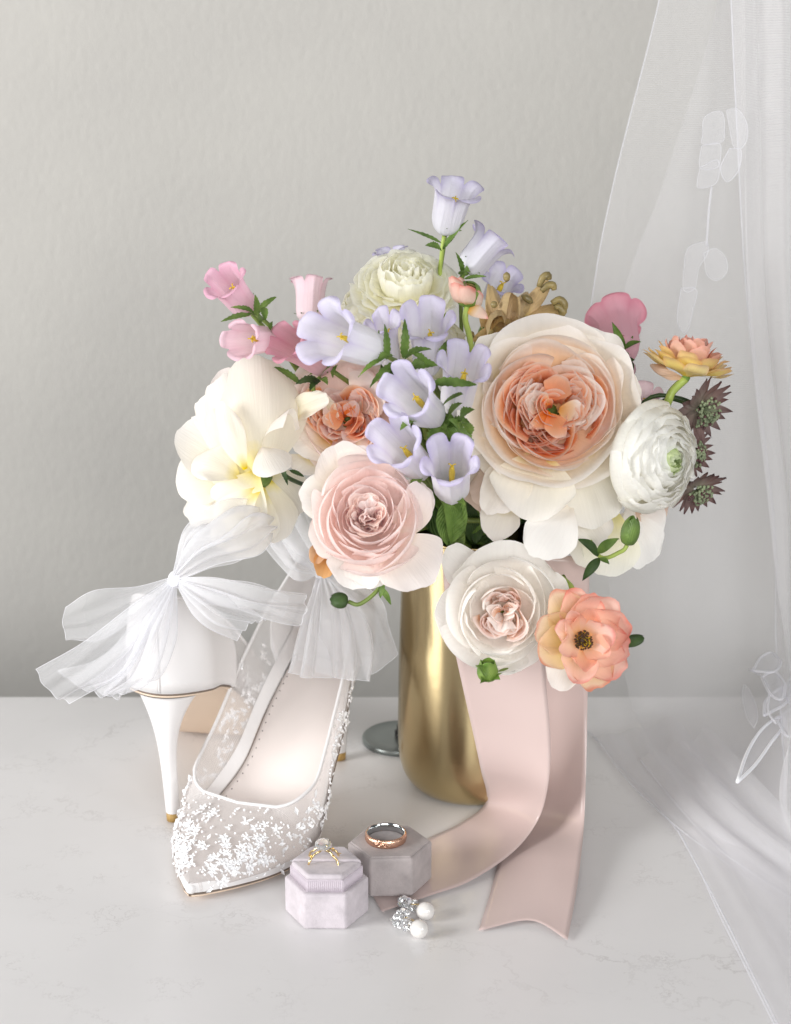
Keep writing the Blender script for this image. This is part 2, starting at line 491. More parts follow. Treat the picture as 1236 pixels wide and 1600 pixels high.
# brushed brass of the vase
m, nt, out = new_mat('brushed_brass')
tc = N(nt, 'TexCoord'); mp = N(nt, 'Mapping'); mp.inputs['Scale'].default_value = (6, 260, 1)
nt.links.new(tc.outputs['UV'], mp.inputs['Vector'])
nz = N(nt, 'TexNoise'); nz.inputs['Scale'].default_value = 1; nz.inputs['Detail'].default_value = 5
nt.links.new(mp.outputs[0], nz.inputs['Vector'])
bp = N(nt, 'Bump'); bp.inputs['Strength'].default_value = 0.12; bp.inputs['Distance'].default_value = 0.0004
nt.links.new(nz.outputs['Fac'], bp.inputs['Height'])
b = N(nt, 'BsdfPrincipled'); b.inputs['Base Color'].default_value = srgb(188, 170, 130); b.inputs['Metallic'].default_value = 1.0
b.inputs['Roughness'].default_value = 0.23; b.inputs['Anisotropic'].default_value = 0.6; b.inputs['Anisotropic Rotation'].default_value = 0.25
nt.links.new(bp.outputs[0], b.inputs['Normal'])
nt.links.new(b.outputs[0], out.inputs[0])
M['brass'] = m

# satin ribbon
m, nt, out = new_mat('blush_satin_ribbon')
tc = N(nt, 'TexCoord'); mp = N(nt, 'Mapping'); mp.inputs['Scale'].default_value = (8, 900, 1)
nt.links.new(tc.outputs['UV'], mp.inputs['Vector'])
nz = N(nt, 'TexNoise'); nz.inputs['Scale'].default_value = 1; nz.inputs['Detail'].default_value = 2
nt.links.new(mp.outputs[0], nz.inputs['Vector'])
bp = N(nt, 'Bump'); bp.inputs['Strength'].default_value = 0.12; bp.inputs['Distance'].default_value = 0.0003
nt.links.new(nz.outputs['Fac'], bp.inputs['Height'])
b = N(nt, 'BsdfPrincipled'); b.inputs['Base Color'].default_value = srgb(213, 192, 187); b.inputs['Roughness'].default_value = 0.24
b.inputs['Specular IOR Level'].default_value = 0.45; b.inputs['Sheen Weight'].default_value = 0.25; b.inputs['Anisotropic'].default_value = 0.5
nt.links.new(bp.outputs[0], b.inputs['Normal'])
tl = N(nt, 'BsdfTranslucent'); tl.inputs[0].default_value = srgb(222, 190, 182)
mx = N(nt, 'MixShader'); mx.inputs[0].default_value = 0.12
nt.links.new(b.outputs[0], mx.inputs[1]); nt.links.new(tl.outputs[0], mx.inputs[2]); nt.links.new(mx.outputs[0], out.inputs[0])
M['ribbon'] = m

def velvet(name, c):
    m, nt, out = new_mat(name)
    tc = N(nt, 'TexCoord')
    nz = N(nt, 'TexNoise'); nz.inputs['Scale'].default_value = 110; nz.inputs['Detail'].default_value = 6; nz.inputs['Roughness'].default_value = 0.6
    nt.links.new(tc.outputs['Object'], nz.inputs['Vector'])
    r = ramp(nt, [(0.3, tuple(x * 0.82 for x in c[:3]) + (1,)), (0.7, tuple(min(1, x * 1.1) for x in c[:3]) + (1,))])
    nt.links.new(nz.outputs['Fac'], r.inputs[0])
    n2 = N(nt, 'TexNoise'); n2.inputs['Scale'].default_value = 1500; n2.inputs['Detail'].default_value = 2
    nt.links.new(tc.outputs['Object'], n2.inputs['Vector'])
    bp = N(nt, 'Bump'); bp.inputs['Strength'].default_value = 0.5; bp.inputs['Distance'].default_value = 0.0005
    nt.links.new(n2.outputs['Fac'], bp.inputs['Height'])
    b = N(nt, 'BsdfPrincipled'); b.inputs['Roughness'].default_value = 0.85; b.inputs['Sheen Weight'].default_value = 0.5
    b.inputs['Sheen Roughness'].default_value = 0.35; b.inputs['Specular IOR Level'].default_value = 0.15
    nt.links.new(r.outputs[0], b.inputs['Base Color']); nt.links.new(bp.outputs[0], b.inputs['Normal'])
    nt.links.new(b.outputs[0], out.inputs[0])
    return m
M['velvet_lilac'] = velvet('velvet_lilac', srgb(206, 198, 203))
M['velvet_grey'] = velvet('velvet_grey', srgb(176, 167, 166))
M['ribbed'] = plain('ribbed_faille', srgb(206, 196, 204), 0.6)

# quartz table
m, nt, out = new_mat('white_quartz')
tc = N(nt, 'TexCoord')
def vein_layer(scale, dist, width, seed):
    mp = N(nt, 'Mapping'); mp.inputs['Location'].default_value = (seed, seed * 0.7, 0)
    nt.links.new(tc.outputs['Object'], mp.inputs['Vector'])
    d = N(nt, 'TexNoise'); d.inputs['Scale'].default_value = scale * 1.7; d.inputs['Detail'].default_value = 6; d.inputs['Roughness'].default_value = 0.65
    nt.links.new(mp.outputs[0], d.inputs['Vector'])
    mi = N(nt, 'MixRGB', blend_type='ADD'); mi.inputs[0].default_value = dist
    nt.links.new(mp.outputs[0], mi.inputs[1]); nt.links.new(d.outputs['Color'], mi.inputs[2])
    v = N(nt, 'TexVoronoi', feature='DISTANCE_TO_EDGE'); v.inputs['Scale'].default_value = scale
    nt.links.new(mi.outputs[0], v.inputs['Vector'])
    mr = N(nt, 'MapRange'); mr.inputs['From Min'].default_value = 0.0; mr.inputs['From Max'].default_value = width
    mr.inputs['To Min'].default_value = 1.0; mr.inputs['To Max'].default_value = 0.0
    nt.links.new(v.outputs['Distance'], mr.inputs['Value'])
    k = N(nt, 'TexNoise'); k.inputs['Scale'].default_value = scale * 1.1; k.inputs['Detail'].default_value = 3
    nt.links.new(mp.outputs[0], k.inputs['Vector'])
    kr = N(nt, 'MapRange'); kr.inputs['From Min'].default_value = 0.52; kr.inputs['From Max'].default_value = 0.72
    nt.links.new(k.outputs['Fac'], kr.inputs['Value'])
    mu = N(nt, 'Math', operation='MULTIPLY'); nt.links.new(mr.outputs[0], mu.inputs[0]); nt.links.new(kr.outputs[0], mu.inputs[1])
    return mu
v1 = vein_layer(9.0, 0.16, 0.022, 3.1)
v2 = vein_layer(26.0, 0.09, 0.030, 8.4)
mxv = N(nt, 'Math', operation='MAXIMUM'); nt.links.new(v1.outputs[0], mxv.inputs[0]); nt.links.new(v2.outputs[0], mxv.inputs[1])
mv = N(nt, 'Math', operation='MULTIPLY'); nt.links.new(mxv.outputs[0], mv.inputs[0]); mv.inputs[1].default_value = 0.42
cl = N(nt, 'TexNoise'); cl.inputs['Scale'].default_value = 12; cl.inputs['Detail'].default_value = 5
nt.links.new(tc.outputs['Object'], cl.inputs['Vector'])
rc = ramp(nt, [(0.3, srgb(224, 222, 222)), (0.7, srgb(229, 227, 227))]); nt.links.new(cl.outputs['Fac'], rc.inputs[0])
mc = N(nt, 'MixRGB'); nt.links.new(mv.outputs[0], mc.inputs[0]); nt.links.new(rc.outputs[0], mc.inputs[1]); mc.inputs[2].default_value = srgb(168, 162, 160)
b = N(nt, 'BsdfPrincipled'); b.inputs['Roughness'].default_value = 0.24; b.inputs['Specular IOR Level'].default_value = 0.5
nt.links.new(mc.outputs[0], b.inputs['Base Color']); nt.links.new(b.outputs[0], out.inputs[0])
M['quartz'] = m

# wall
m, nt, out = new_mat('painted_plaster')
tc = N(nt, 'TexCoord'); mp = N(nt, 'Mapping'); mp.inputs['Scale'].default_value = (190, 190, 110)
nt.links.new(tc.outputs['Object'], mp.inputs['Vector'])
nz = N(nt, 'TexNoise'); nz.inputs['Scale'].default_value = 1; nz.inputs['Detail'].default_value = 5; nz.inputs['Roughness'].default_value = 0.55
nt.links.new(mp.outputs[0], nz.inputs['Vector'])
n2 = N(nt, 'TexNoise'); n2.inputs['Scale'].default_value = 5; n2.inputs['Detail'].default_value = 5
nt.links.new(tc.outputs['Object'], n2.inputs['Vector'])
rc = ramp(nt, [(0.3, srgb(191, 188, 183)), (0.7, srgb(199, 196, 190))]); nt.links.new(n2.outputs['Fac'], rc.inputs[0])
bp = N(nt, 'Bump'); bp.inputs['Strength'].default_value = 0.32; bp.inputs['Distance'].default_value = 0.004
nt.links.new(nz.outputs['Fac'], bp.inputs['Height'])
b = N(nt, 'BsdfPrincipled'); b.inputs['Roughness'].default_value = 0.7; b.inputs['Specular IOR Level'].default_value = 0.25
nt.links.new(rc.outputs[0], b.inputs['Base Color']); nt.links.new(bp.outputs[0], b.inputs['Normal']); nt.links.new(b.outputs[0], out.inputs[0])
M['wall'] = m

# ------------------------------------------------------------------ setting
def box_data(x0, x1, y0, y1, z0, z1):
    v = [(x, y, z) for x in (x0, x1) for y in (y0, y1) for z in (z0, z1)]
    f = [(0, 1, 3, 2), (4, 6, 7, 5), (0, 4, 5, 1), (2, 3, 7, 6), (0, 2, 6, 4), (1, 5, 7, 3)]
    return v, f
TABLE_END = float(T(618, 1088)[1])
v, f = box_data(-1.5, 1.3, 0.2, TABLE_END, -0.03, 0.0)
tab = mesh_obj('tabletop', v, f, M['quartz'], smooth=False)
bv = tab.modifiers.new('edge', 'BEVEL'); bv.width = 0.0015; bv.segments = 2
tab['kind'] = 'structure'
v, f = box_data(-3.0, 3.0, 1.85, 1.93, -0.9, 2.6)
wall = mesh_obj('wall', v, f, M['wall'], smooth=False)
wall['kind'] = 'structure'
WALL_Y = 1.62

# ------------------------------------------------------------------ vase
VC = T(737, 1226); VC[2] = 0
VR = 0.0475
def make_vase():
    t = thing('metal_vase', 'tall brushed brass vase with rounded foot holding the whole bouquet', 'vase', VC)
    prof = [(0.0, 0.0005), (0.020, 0.0005), (0.030, 0.001), (0.037, 0.004), (0.0425, 0.010), (0.0458, 0.018), (0.0475, 0.030), (0.0475, 0.06),
            (0.0468, 0.10), (0.0455, 0.14), (0.0445, 0.172), (0.0443, 0.1755), (0.0432, 0.1755), (0.0430, 0.172), (0.044, 0.14), (0.046, 0.06), (0.042, 0.016), (0.0, 0.010)]
    pr = catmull([(a, b, 0) for a, b in prof], 90)
    th = np.linspace(0, 2 * np.pi, 73)
    P = np.stack([np.outer(np.maximum(pr[:, 0], 0.0002), np.cos(th)), np.outer(np.maximum(pr[:, 0], 0.0002), np.sin(th)), np.outer(pr[:, 1], np.ones(73))], 2) + VC
    grid('vase_body', P, M['brass'], t)
    ring = [VC + np.array([0.0438 * math.cos(a), 0.0438 * math.sin(a), 0.1755]) for a in np.linspace(0, 2 * np.pi, 48, endpoint=False)]
    tube('rim', ring, 0.0011, M['brass'], t, closed=True)
make_vase()
MOUTH = VC + np.array([0, 0, 0.165])

# grey disc behind the vase
def make_disc():
    c = T(625, 1158)
    t = thing('metal_stand', 'flat round grey metal base with small black knob, half hidden behind the vase', 'stand base', c)
    r = 0.0255
    pr = [(0.0002, 0.0036), (r * 0.55, 0.0036), (r * 0.9, 0.0033), (r * 0.96, 0.0042), (r, 0.0034), (r, 0.0005), (0.0002, 0.0004)]
    pr = np.array(pr); th = np.linspace(0, 2 * np.pi, 49)
    P = np.stack([np.outer(pr[:, 0], np.cos(th)), np.outer(pr[:, 0], np.sin(th)), np.outer(pr[:, 1], np.ones(49))], 2) + c
    grid('plate', P, plain('dull_steel', srgb(140, 146, 144), 0.35, metal=0.7), t)
    b = Bag()
    for (rr, z0, z1) in ((0.0035, 0.004, 0.008), (0.0022, 0.008, 0.012)):
        th = np.linspace(0, 2 * np.pi, 16, endpoint=False)
        P = np.stack([[c + np.array([q * math.cos(a), q * math.sin(a), z]) for a in th] for q, z in ((rr, z0), (rr, z1), (0.0002, z1))])
        b.grid(P, True)
    b.build('knob', M['black'], t)
make_disc()

# ------------------------------------------------------------------ flowers
def stem_to_vase(t, base, d, mat='stem', r=0.0013, seed=0, upto=None):
    base = np.asarray(base)
    rr = random.Random(seed + 5)
    m0 = MOUTH + np.array([rr.uniform(-0.02, 0.02), rr.uniform(-0.02, 0.02), 0])
    low = VC + np.array([rr.uniform(-0.018, 0.018), rr.uniform(-0.018, 0.018), 0.03])
    k = np.linalg.norm(base - m0)
    mid = base - nrm(d) * k * 0.35
    p = catmull([base, mid * 0.7 + (base * 0.5 + m0 * 0.5) * 0.3, m0 + np.array([0, 0, 0.004]), low], 22)
    return tube('stem', p, [r * 0.9, r * 1.2, r * 1.4], M[mat], t, seg=7)

def rev_petal(t, C, F, scale, prof, phi, wa, mat, name='petal', tipdrop=0.25, ruffle=0.04, rfreq=5, seed=0, n=12, m=15, pw=0.5, notch=0.0, cz=0.0, tilt=0.0):
    """a petal lying on a surface of revolution; prof = [(r, z)...] from claw to lip in units of scale"""
    no = Noise(seed, 6, 1.0)
    pr = catmull([(a, b, 0) for a, b in prof], 40)
    u = np.linspace(-1, 1, m); v = np.linspace(0, 1, n)
    U, V = np.meshgrid(u, v)
    ext = 1 - tipdrop * np.abs(U) ** 2.3 + 0.03 * no(U * rfreq * 0.8, 3.0) + 0.010 * no(U * 13, 8.0) - notch * np.exp(-(U / 0.22) ** 2)
    vv = np.clip(V * ext, 0, 1) * 39
    i = np.clip(vv.astype(int), 0, 38); fr = vv - i
    r = pr[i, 0] * (1 - fr) + pr[i + 1, 0] * fr
    z = pr[i, 1] * (1 - fr) + pr[i + 1, 1] * fr
    wid = wa * (0.45 + 0.55 * np.sin(np.clip(V, 0, 1) * np.pi * 0.62) ** pw)
    ang = phi + U * wid
    r = r + ruffle * no(U * rfreq, V * 2, 1.0) * V ** 2 * (0.35 + 0.65 * np.abs(U)) - tilt * V * U
    z = z + ruffle * 0.7 * no(U * rfreq + 7, V * 2, 5.0) * V ** 2
    X = np.stack([r * np.cos(ang), r * np.sin(ang), z + cz], 2) * scale
    return grid(name, C + X @ F, M[mat], t)

def wall_petal(t, C, F, scale, path, ztop, depth, mat, seed, curl=0.05, ruffle=0.03, name='petal', lean=0.0, zend=0.15, n=8, m=18):
    """an inner petal standing on edge: path = 2-D polyline of its lip, seen along the flower's axis"""
    no = Noise(seed, 6, 1.0)
    p = catmull([(a, b, 0) for a, b in path], m)[:, :2]
    tan = np.gradient(p, axis=0); tan /= np.linalg.norm(tan, axis=1, keepdims=True) + 1e-9
    nr = np.stack([tan[:, 1], -tan[:, 0]], 1)
    sgn = np.sign(np.sum(nr * p)) or 1
    nr = nr * sgn
    u = np.linspace(-1, 1, m)
    rows = []
    for v in np.linspace(0, 1, n):
        k = v ** 3 * curl - (1 - v) * lean + ruffle * no(u * 3.2, v * 1.5) * (0.3 + 0.7 * v)
        q = p + nr * k[:, None]
        z = ztop - depth * (1 - v) - zend * np.abs(u) ** 4 * v + 0.5 * ruffle * no(u * 3, 2 + v, 3.3) * v
        rows.append(np.concatenate([q, z[:, None]], 1))
    X = np.array(rows) * scale
    return grid(name, C + X @ F, M[mat], t)

def free_petal(t, base, tip, W, n, mat, shape='round', cup=0.15, bow=0.08, curl=0.0, ruffle=0.03, seed=0, name='petal', side=0.0, nn=18, mm=19, serr=0.0, fold=0.0, rf=3.0):
    """a single petal or leaf from base to tip; n = the way its upper face looks; W = half width"""
    base = np.asarray(base, float); tip = np.asarray(tip, float)
    tv = tip - base; L = np.linalg.norm(tv); tv = tv / L
    n = np.asarray(n, float); n = nrm(n - tv * np.dot(n, tv))
    b = np.cross(n, tv)
    no = Noise(seed, 6, 1.0)
    U, V = np.meshgrid(np.linspace(-1, 1, mm), np.linspace(0, 1, nn))
    if shape == 'round':
        w = 0.16 + 0.84 * np.sin(np.clip(V, 0, 1) * np.pi * 0.60) ** 1.1
        lv = V * (1 - 0.27 * np.abs(U) ** 2.8 + 0.03 * no(U * rf * 1.4, 9.0))
        w = w * (1 - 0.13 * np.clip(V - 0.75, 0, 1) * 4 * np.abs(U))
    elif shape == 'spoon':
        w = 0.12 + 0.88 * np.sin(np.clip(V, 0, 1) * np.pi * 0.68) ** 1.6
        lv = V * (1 - 0.34 * np.abs(U) ** 2.8 + 0.02 * no(U * 4, 9.0))
        w = w * (1 - 0.10 * np.abs(U) * V)
    elif shape == 'leaf':
        w = np.maximum(np.sin(np.clip(V ** 0.8, 0, 1) * np.pi) ** 0.8, 0.03)
        lv = V
    else:
        w = np.maximum((1 - V) ** 0.7 * (0.45 + 0.9 * V), 0.02); lv = V
    if serr:
        w = w * (1 + serr * np.sign(np.sin(V * 46)) * np.abs(U))
    off = cup * U ** 2 * W * (0.3 + 0.7 * V) + bow * L * np.sin(V * np.pi) + fold * np.abs(U) * W * w
    off = off + ruffle * L * no(U * rf, V * 3) * V * (0.3 + 0.7 * np.abs(U))
    if shape in ('round', 'spoon'):
        off = off + 0.010 * L * no(U * 7, V * 1.3, 4.0) * V + 0.012 * L * no(U * 2.1, V * 4, 6.0)
        lv = lv * (1 + 0.008 * no(U * 14, 2.0))
    k = np.clip((V - 0.62) / 0.38, 0, 1)
    off = off + curl * L * k ** 2
    lv = lv - abs(curl) * 0.45 * k ** 2 * 0.6
    P = base + (lv * L)[..., None] * tv + (U * w * W + side * np.sin(V * np.pi) * W)[..., None] * b + off[..., None] * n
    return grid(name, P, M[mat], t)

def rose(t, C, d, R, seed, mats, cupd=0.75, quarters=4, rings=4, twist=0.3, open_=0.62, ring_n=5, lipz=0.0, qn=5, outer_flare=0.12, ox=0.0, oy=0.0, dip=0.25, crumple=4, ball=0, wave=0.045, nsp=24, fill=10, jit=0.06):
    """mats = (heart, ring, guard).  The cup's rim lies in the plane through C."""
    F = frame(d, twist)
    rr = random.Random(seed)
    # petals set on a golden-angle spiral, outermost first, so that no two lips share a circle
    for k in range(nsp):
        f = k / (nsp - 1)
        Rk = 1.0 - (1.0 - open_) * f ** 0.85
        mat = mats[2] if f < 0.35 else mats[1]
        dome = 0.26 * ball * math.sqrt(max(0, 1 - Rk * Rk))
        zt = lipz + dome - 0.10 * (1 - f) * (1 - ball) - dip * max(0, f - 0.5) * 1.2 + rr.uniform(-0.04, 0.04)
        zb = -cupd * (0.45 + 0.55 * Rk)
        lean = outer_flare * (1 - f) ** 1.5 + rr.uniform(-0.03, 0.06) - 0.05 * ball
        kk = rr.uniform(0.96, 1.04)
        Rk *= kk
        prof = [(0.04, zb), (Rk * 0.5, zb + 0.12), (Rk * 0.86, zb * 0.55 + zt * 0.35), (Rk * 0.99, zt - 0.20), (Rk * (1.0 + lean * 0.5), zt - 0.07), (Rk * (1 + lean), zt)]
        ph = 2.39996 * k + seed + rr.uniform(-0.2, 0.2)
        Cj = C + (F[0] * rr.uniform(-jit, jit) + F[1] * rr.uniform(-jit, jit)) * R * (0.5 + 0.5 * f)
        rev_petal(t, Cj, F, R, prof, ph, rr.uniform(0.70, 1.05) * (1.0 + 0.15 * f), mat,
                  seed=seed * 31 + k * 7, ruffle=wave * rr.uniform(0.7, 1.3), rfreq=rr.uniform(1.8, 4.2), tipdrop=rr.uniform(0.25, 0.48),
                  notch=rr.choice([0, 0.0, 0.06, 0.12]), tilt=rr.uniform(-0.15, 0.15), m=25, n=14)
    # heart: folded petals in swirling quarters
    for q in range(quarters):
        a0 = 2 * math.pi * q / quarters + rr.uniform(-0.35, 0.35) + seed * 0.7
        qs = rr.uniform(0.8, 1.2)
        for k in range(qn):
            cx, cy = math.cos(a0) * open_ * 0.48 + ox + rr.uniform(-.04, .04), math.sin(a0) * open_ * 0.48 + oy + rr.uniform(-.04, .04)
            rho = open_ * (0.46 - 0.38 * k / qn) * rr.uniform(0.85, 1.15) * qs
            aim = a0 + rr.uniform(-0.8, 0.8)
            span = rr.uniform(0.9, 1.8)
            asp = rr.uniform(0.6, 1.0)
            pts = []
            for s in np.linspace(-span, span, 6):
                x0, y0 = rho * math.cos(s) * asp, rho * math.sin(s) * (1.1 + rr.uniform(-0.1, 0.1))
                pts.append((cx + x0 * math.cos(aim) - y0 * math.sin(aim), cy + x0 * math.sin(aim) + y0 * math.cos(aim)))
            zt = lipz + 0.26 * ball * 0.8 - dip * (0.75 + 0.5 * k / qn) + rr.uniform(-0.05, 0.05)
            wall_petal(t, C, F, R, pts, zt, 0.42, mats[0] if rr.random() < 0.8 else mats[1], seed * 57 + q * 9 + k, curl=rr.uniform(0.0, 0.07), ruffle=0.030, lean=rr.uniform(0.02, 0.10))
    # loose arcs between the quarters and the rim
    for k in range(fill):
        a0 = 2.39996 * k * 1.3 + rr.uniform(-0.4, 0.4) + seed
        rho = open_ * (0.96 - 0.62 * k / fill) * rr.uniform(0.92, 1.05)
        span = rr.uniform(0.55, 1.05)
        jx, jy = rr.uniform(-0.07, 0.07), rr.uniform(-0.07, 0.07)
        pts = [(ox * 0.6 + jx + rho * (1 - 0.12 * (q_ / span) ** 2) * math.cos(a0 + q_), oy * 0.6 + jy + rho * (1 - 0.12 * (q_ / span) ** 2) * math.sin(a0 + q_)) for q_ in np.linspace(-span, span, 6)]
        zt = lipz + 0.26 * ball * 0.8 - dip * (0.55 + 0.5 * k / fill) + rr.uniform(-0.05, 0.06)
        wall_petal(t, C, F, R, pts, zt, 0.40, mats[0] if rr.random() < 0.6 else mats[1], seed * 77 + k, curl=rr.uniform(-0.04, 0.08), ruffle=0.035, lean=rr.uniform(0.06, 0.18), zend=0.10, m=22)
    for k in range(crumple):
        a0 = rr.uniform(0, 6.28); q0 = rr.uniform(0.02, 0.2) * open_; q1 = q0 + rr.uniform(0.3, 0.55) * open_
        aa = a0 + rr.uniform(-0.7, 0.7)
        p0 = C + (F[0] * (math.cos(a0) * q0 + ox) + F[1] * (math.sin(a0) * q0 + oy) + F[2] * (lipz - dip * 1.1 - 0.12)) * R
        p1 = C + (F[0] * (math.cos(aa) * q1 + ox) + F[1] * (math.sin(aa) * q1 + oy) + F[2] * (lipz + 0.2 * ball - dip * rr.uniform(0.8, 1.4))) * R
        free_petal(t, p0, p1, R * open_ * rr.uniform(0.16, 0.3), F[2] * 0.9 + F[0] * rr.uniform(-.6, .6) + F[1] * rr.uniform(-.6, .6), mats[0] if k % 3 else mats[1], cup=rr.uniform(0.3, 0.9), bow=0.05, ruffle=0.09, curl=rr.uniform(-0.2, 0.2), seed=seed * 13 + k)
    for k in range(5):
        a0 = rr.uniform(0, 6.28); rho = 0.05 + 0.035 * k
        pts = [(ox + rho * math.cos(a0 + s), oy + rho * math.sin(a0 + s)) for s in np.linspace(-1.5, 1.5, 5)]
        wall_petal(t, C, F, R, pts, lipz - dip * 0.95 + 0.02 * k, 0.4, mats[0], seed * 91 + k, ruffle=0.02)
    # receptacle under the cup
    v, f, uv = ball_data(C - F[2] * R * cupd * 0.98, R * 0.17, 8, 12)
    mesh_obj('receptacle', v, f, M['leaf'], t, uv)
    stem_to_vase(t, C - F[2] * R * (cupd + 0.1), F[2], 'stem', 0.0022, seed)
    return F

# --- 1 big peach garden rose
def px_off(C, dx, dy, dz=0.0):
    """point dx, dy photo pixels from C, dz metres towards the viewer"""
    s = S(C)
    return np.asarray(C) + dx * s * RGT - dy * s * UPV - dz * FWD

def big_peach():
    C = A(866, 632, 1.035)
    t = thing('garden_rose', 'largest rose, cream outside with ruffled apricot heart, centre right of the bouquet', 'rose', C)
    R = 128 * S(C)
    F = rose(t, C, D(0.02, 0.12, 1), R, 3, ('peach_in', 'peach_mid', 'cream_out'), quarters=5, open_=0.66, qn=9, outer_flare=0.16, dip=0.14, crumple=6, wave=0.075, nsp=20, fill=26, jit=0.05)
    s = S(C)
    def fp(b, e, w, mat='cream_out', n=(0, 0, 1), **k):
        db = k.pop('db', -0.02); de = k.pop('de', -0.012)
        free_petal(t, px_off(C, b[0] - 866, b[1] - 632, db), px_off(C, e[0] - 866, e[1] - 632, de), w * s, D(*n), mat, seed=sd(), **k)
    fp((840, 725), (737, 775), 40, n=(-0.3, 0.2, 1), cup=-0.35, mat='nude', db=-0.025, de=-0.022, curl=-0.06)
    fp((835, 712), (765, 800), 42, n=(-0.2, 0.3, 1), cup=0.25, db=-0.02, de=-0.012)
    fp((848, 705), (822, 812), 70, mat='cream', n=(0.0, 0.5, 1), cup=0.28, bow=0.05, curl=0.05, db=-0.016, de=-0.004, ruffle=0.025)
    fp((905, 715), (940, 822), 66, mat='cream', n=(0.2, 0.4, 1), cup=0.15, db=-0.022, de=-0.018, ruffle=0.03)
    fp((870, 745), (955, 845), 45, n=(0.2, 0.4, 1), cup=0.1, db=-0.03, de=-0.03)
    fp((893, 792), (838, 872), 46, mat='white', n=(-0.1, 0.6, 1), cup=0.1, bow=0.06, db=-0.010, de=0.004, ruffle=0.02)
    fp((800, 770), (775, 842), 34, mat='cream_out', n=(0, 0.2, 1), cup=0.2, db=-0.028, de=-0.030)
    # side guards, upper right and upper left
    fp((905, 600), (952, 512), 62, n=(0.3, 0.4, 1), cup=-0.3, db=-0.03, de=-0.018, curl=-0.05)
    fp((860, 590), (862, 500), 80, n=(0.0, 0.4, 1), cup=0.2, db=-0.03, de=-0.016, ruffle=0.03)
    fp((930, 640), (1000, 585), 44, n=(0.5, 0.2, 1), cup=0.3, db=-0.03, de=-0.022)
    fp((935, 660), (1003, 650), 40, n=(0.5, 0.1, 1), cup=0.3, db=-0.03, de=-0.02)
    fp((800, 590), (762, 520), 44, n=(-0.4, 0.3, 1), cup=0.15, db=-0.03, de=-0.015, ruffle=0.06)
    fp((800, 600), (795, 512), 30, n=(-0.2, 0.3, 1), cup=0.3, db=-0.03, de=-0.02, ruffle=0.06)
    fp((790, 650), (735, 625), 60, n=(-0.5, 0.1, 1), cup=0.2, db=-0.03, de=-0.018)
    fp((810, 700), (748, 690), 52, n=(-0.4, -0.1, 1), cup=0.25, db=-0.03, de=-0.016)
big_peach()

# --- 2 blush rose
def blush_rose():
    C = A(572, 806, 1.0)
    t = thing('garden_rose', 'pale blush pink rose with tight pink folded heart, above the tulle bow', 'rose', C)
    R = 93 * S(C)
    rose(t, C, D(0.0, 0.22, 1), R, 11, ('blush_in', 'blush', 'blush'), quarters=4, open_=0.36, qn=6, outer_flare=0.0, dip=0.10, lipz=0.06, cupd=0.6, ball=1, wave=0.042, crumple=5, nsp=28, jit=0.07)
    s = S(C)
    def fp(b, e, w, mat='blush_out', n=(0, 0, 1), **k):
        db = k.pop('db', -0.02); de = k.pop('de', -0.012)
        free_petal(t, px_off(C, b[0] - 572, b[1] - 806, db), px_off(C, e[0] - 572, e[1] - 806, de), w * s, D(*n), mat, seed=sd(), **k)
    fp((610, 840), (668, 912), 62, n=(0.2, 0.3, 1), cup=0.12, bow=0.04, db=-0.012, de=-0.004, mat='blush_out', ruffle=0.015)
    fp((620, 845), (655, 752), 34, n=(0.5, 0.1, 1), cup=0.5, db=-0.02, de=-0.002, ruffle=0.02)
    fp((625, 800), (672, 762), 40, n=(0.3, 0.3, 1), cup=0.2, db=-0.025, de=-0.015)
    fp((550, 770), (520, 692), 48, n=(-0.1, 0.3, 1), cup=0.2, db=-0.03, de=-0.022, mat='cream_out', ruffle=0.03)
    fp((540, 780), (468, 775), 44, n=(-0.4, 0.2, 1), cup=0.15, db=-0.03, de=-0.022, mat='cream_out', curl=-0.06)
    fp((540, 780), (583, 700), 55, n=(0.1, 0.4, 1), cup=0.2, db=-0.03, de=-0.022)
    fp((540, 830), (484, 850), 42, n=(-0.4, 0, 1), cup=0.3, db=-0.02, de=-0.016, mat='blush_out')
    fp((560, 850), (556, 922), 50, n=(0, -0.1, 1), cup=0.5, db=-0.016, de=-0.008, mat='white', ruffle=0.02)
    fp((560, 850), (600, 915), 46, n=(0.1, -0.1, 1), cup=0.5, db=-0.018, de=-0.01, mat='white', ruffle=0.02)
    fp((520, 850), (503, 905), 22, n=(-0.2, 0, 1), cup=0.5, db=-0.026, de=-0.02, mat='rust', ruffle=0.1)
    fp((505, 850), (488, 882), 16, n=(-0.2, 0, 1), cup=0.5, db=-0.026, de=-0.02, mat='rust', ruffle=0.1)
blush_rose()

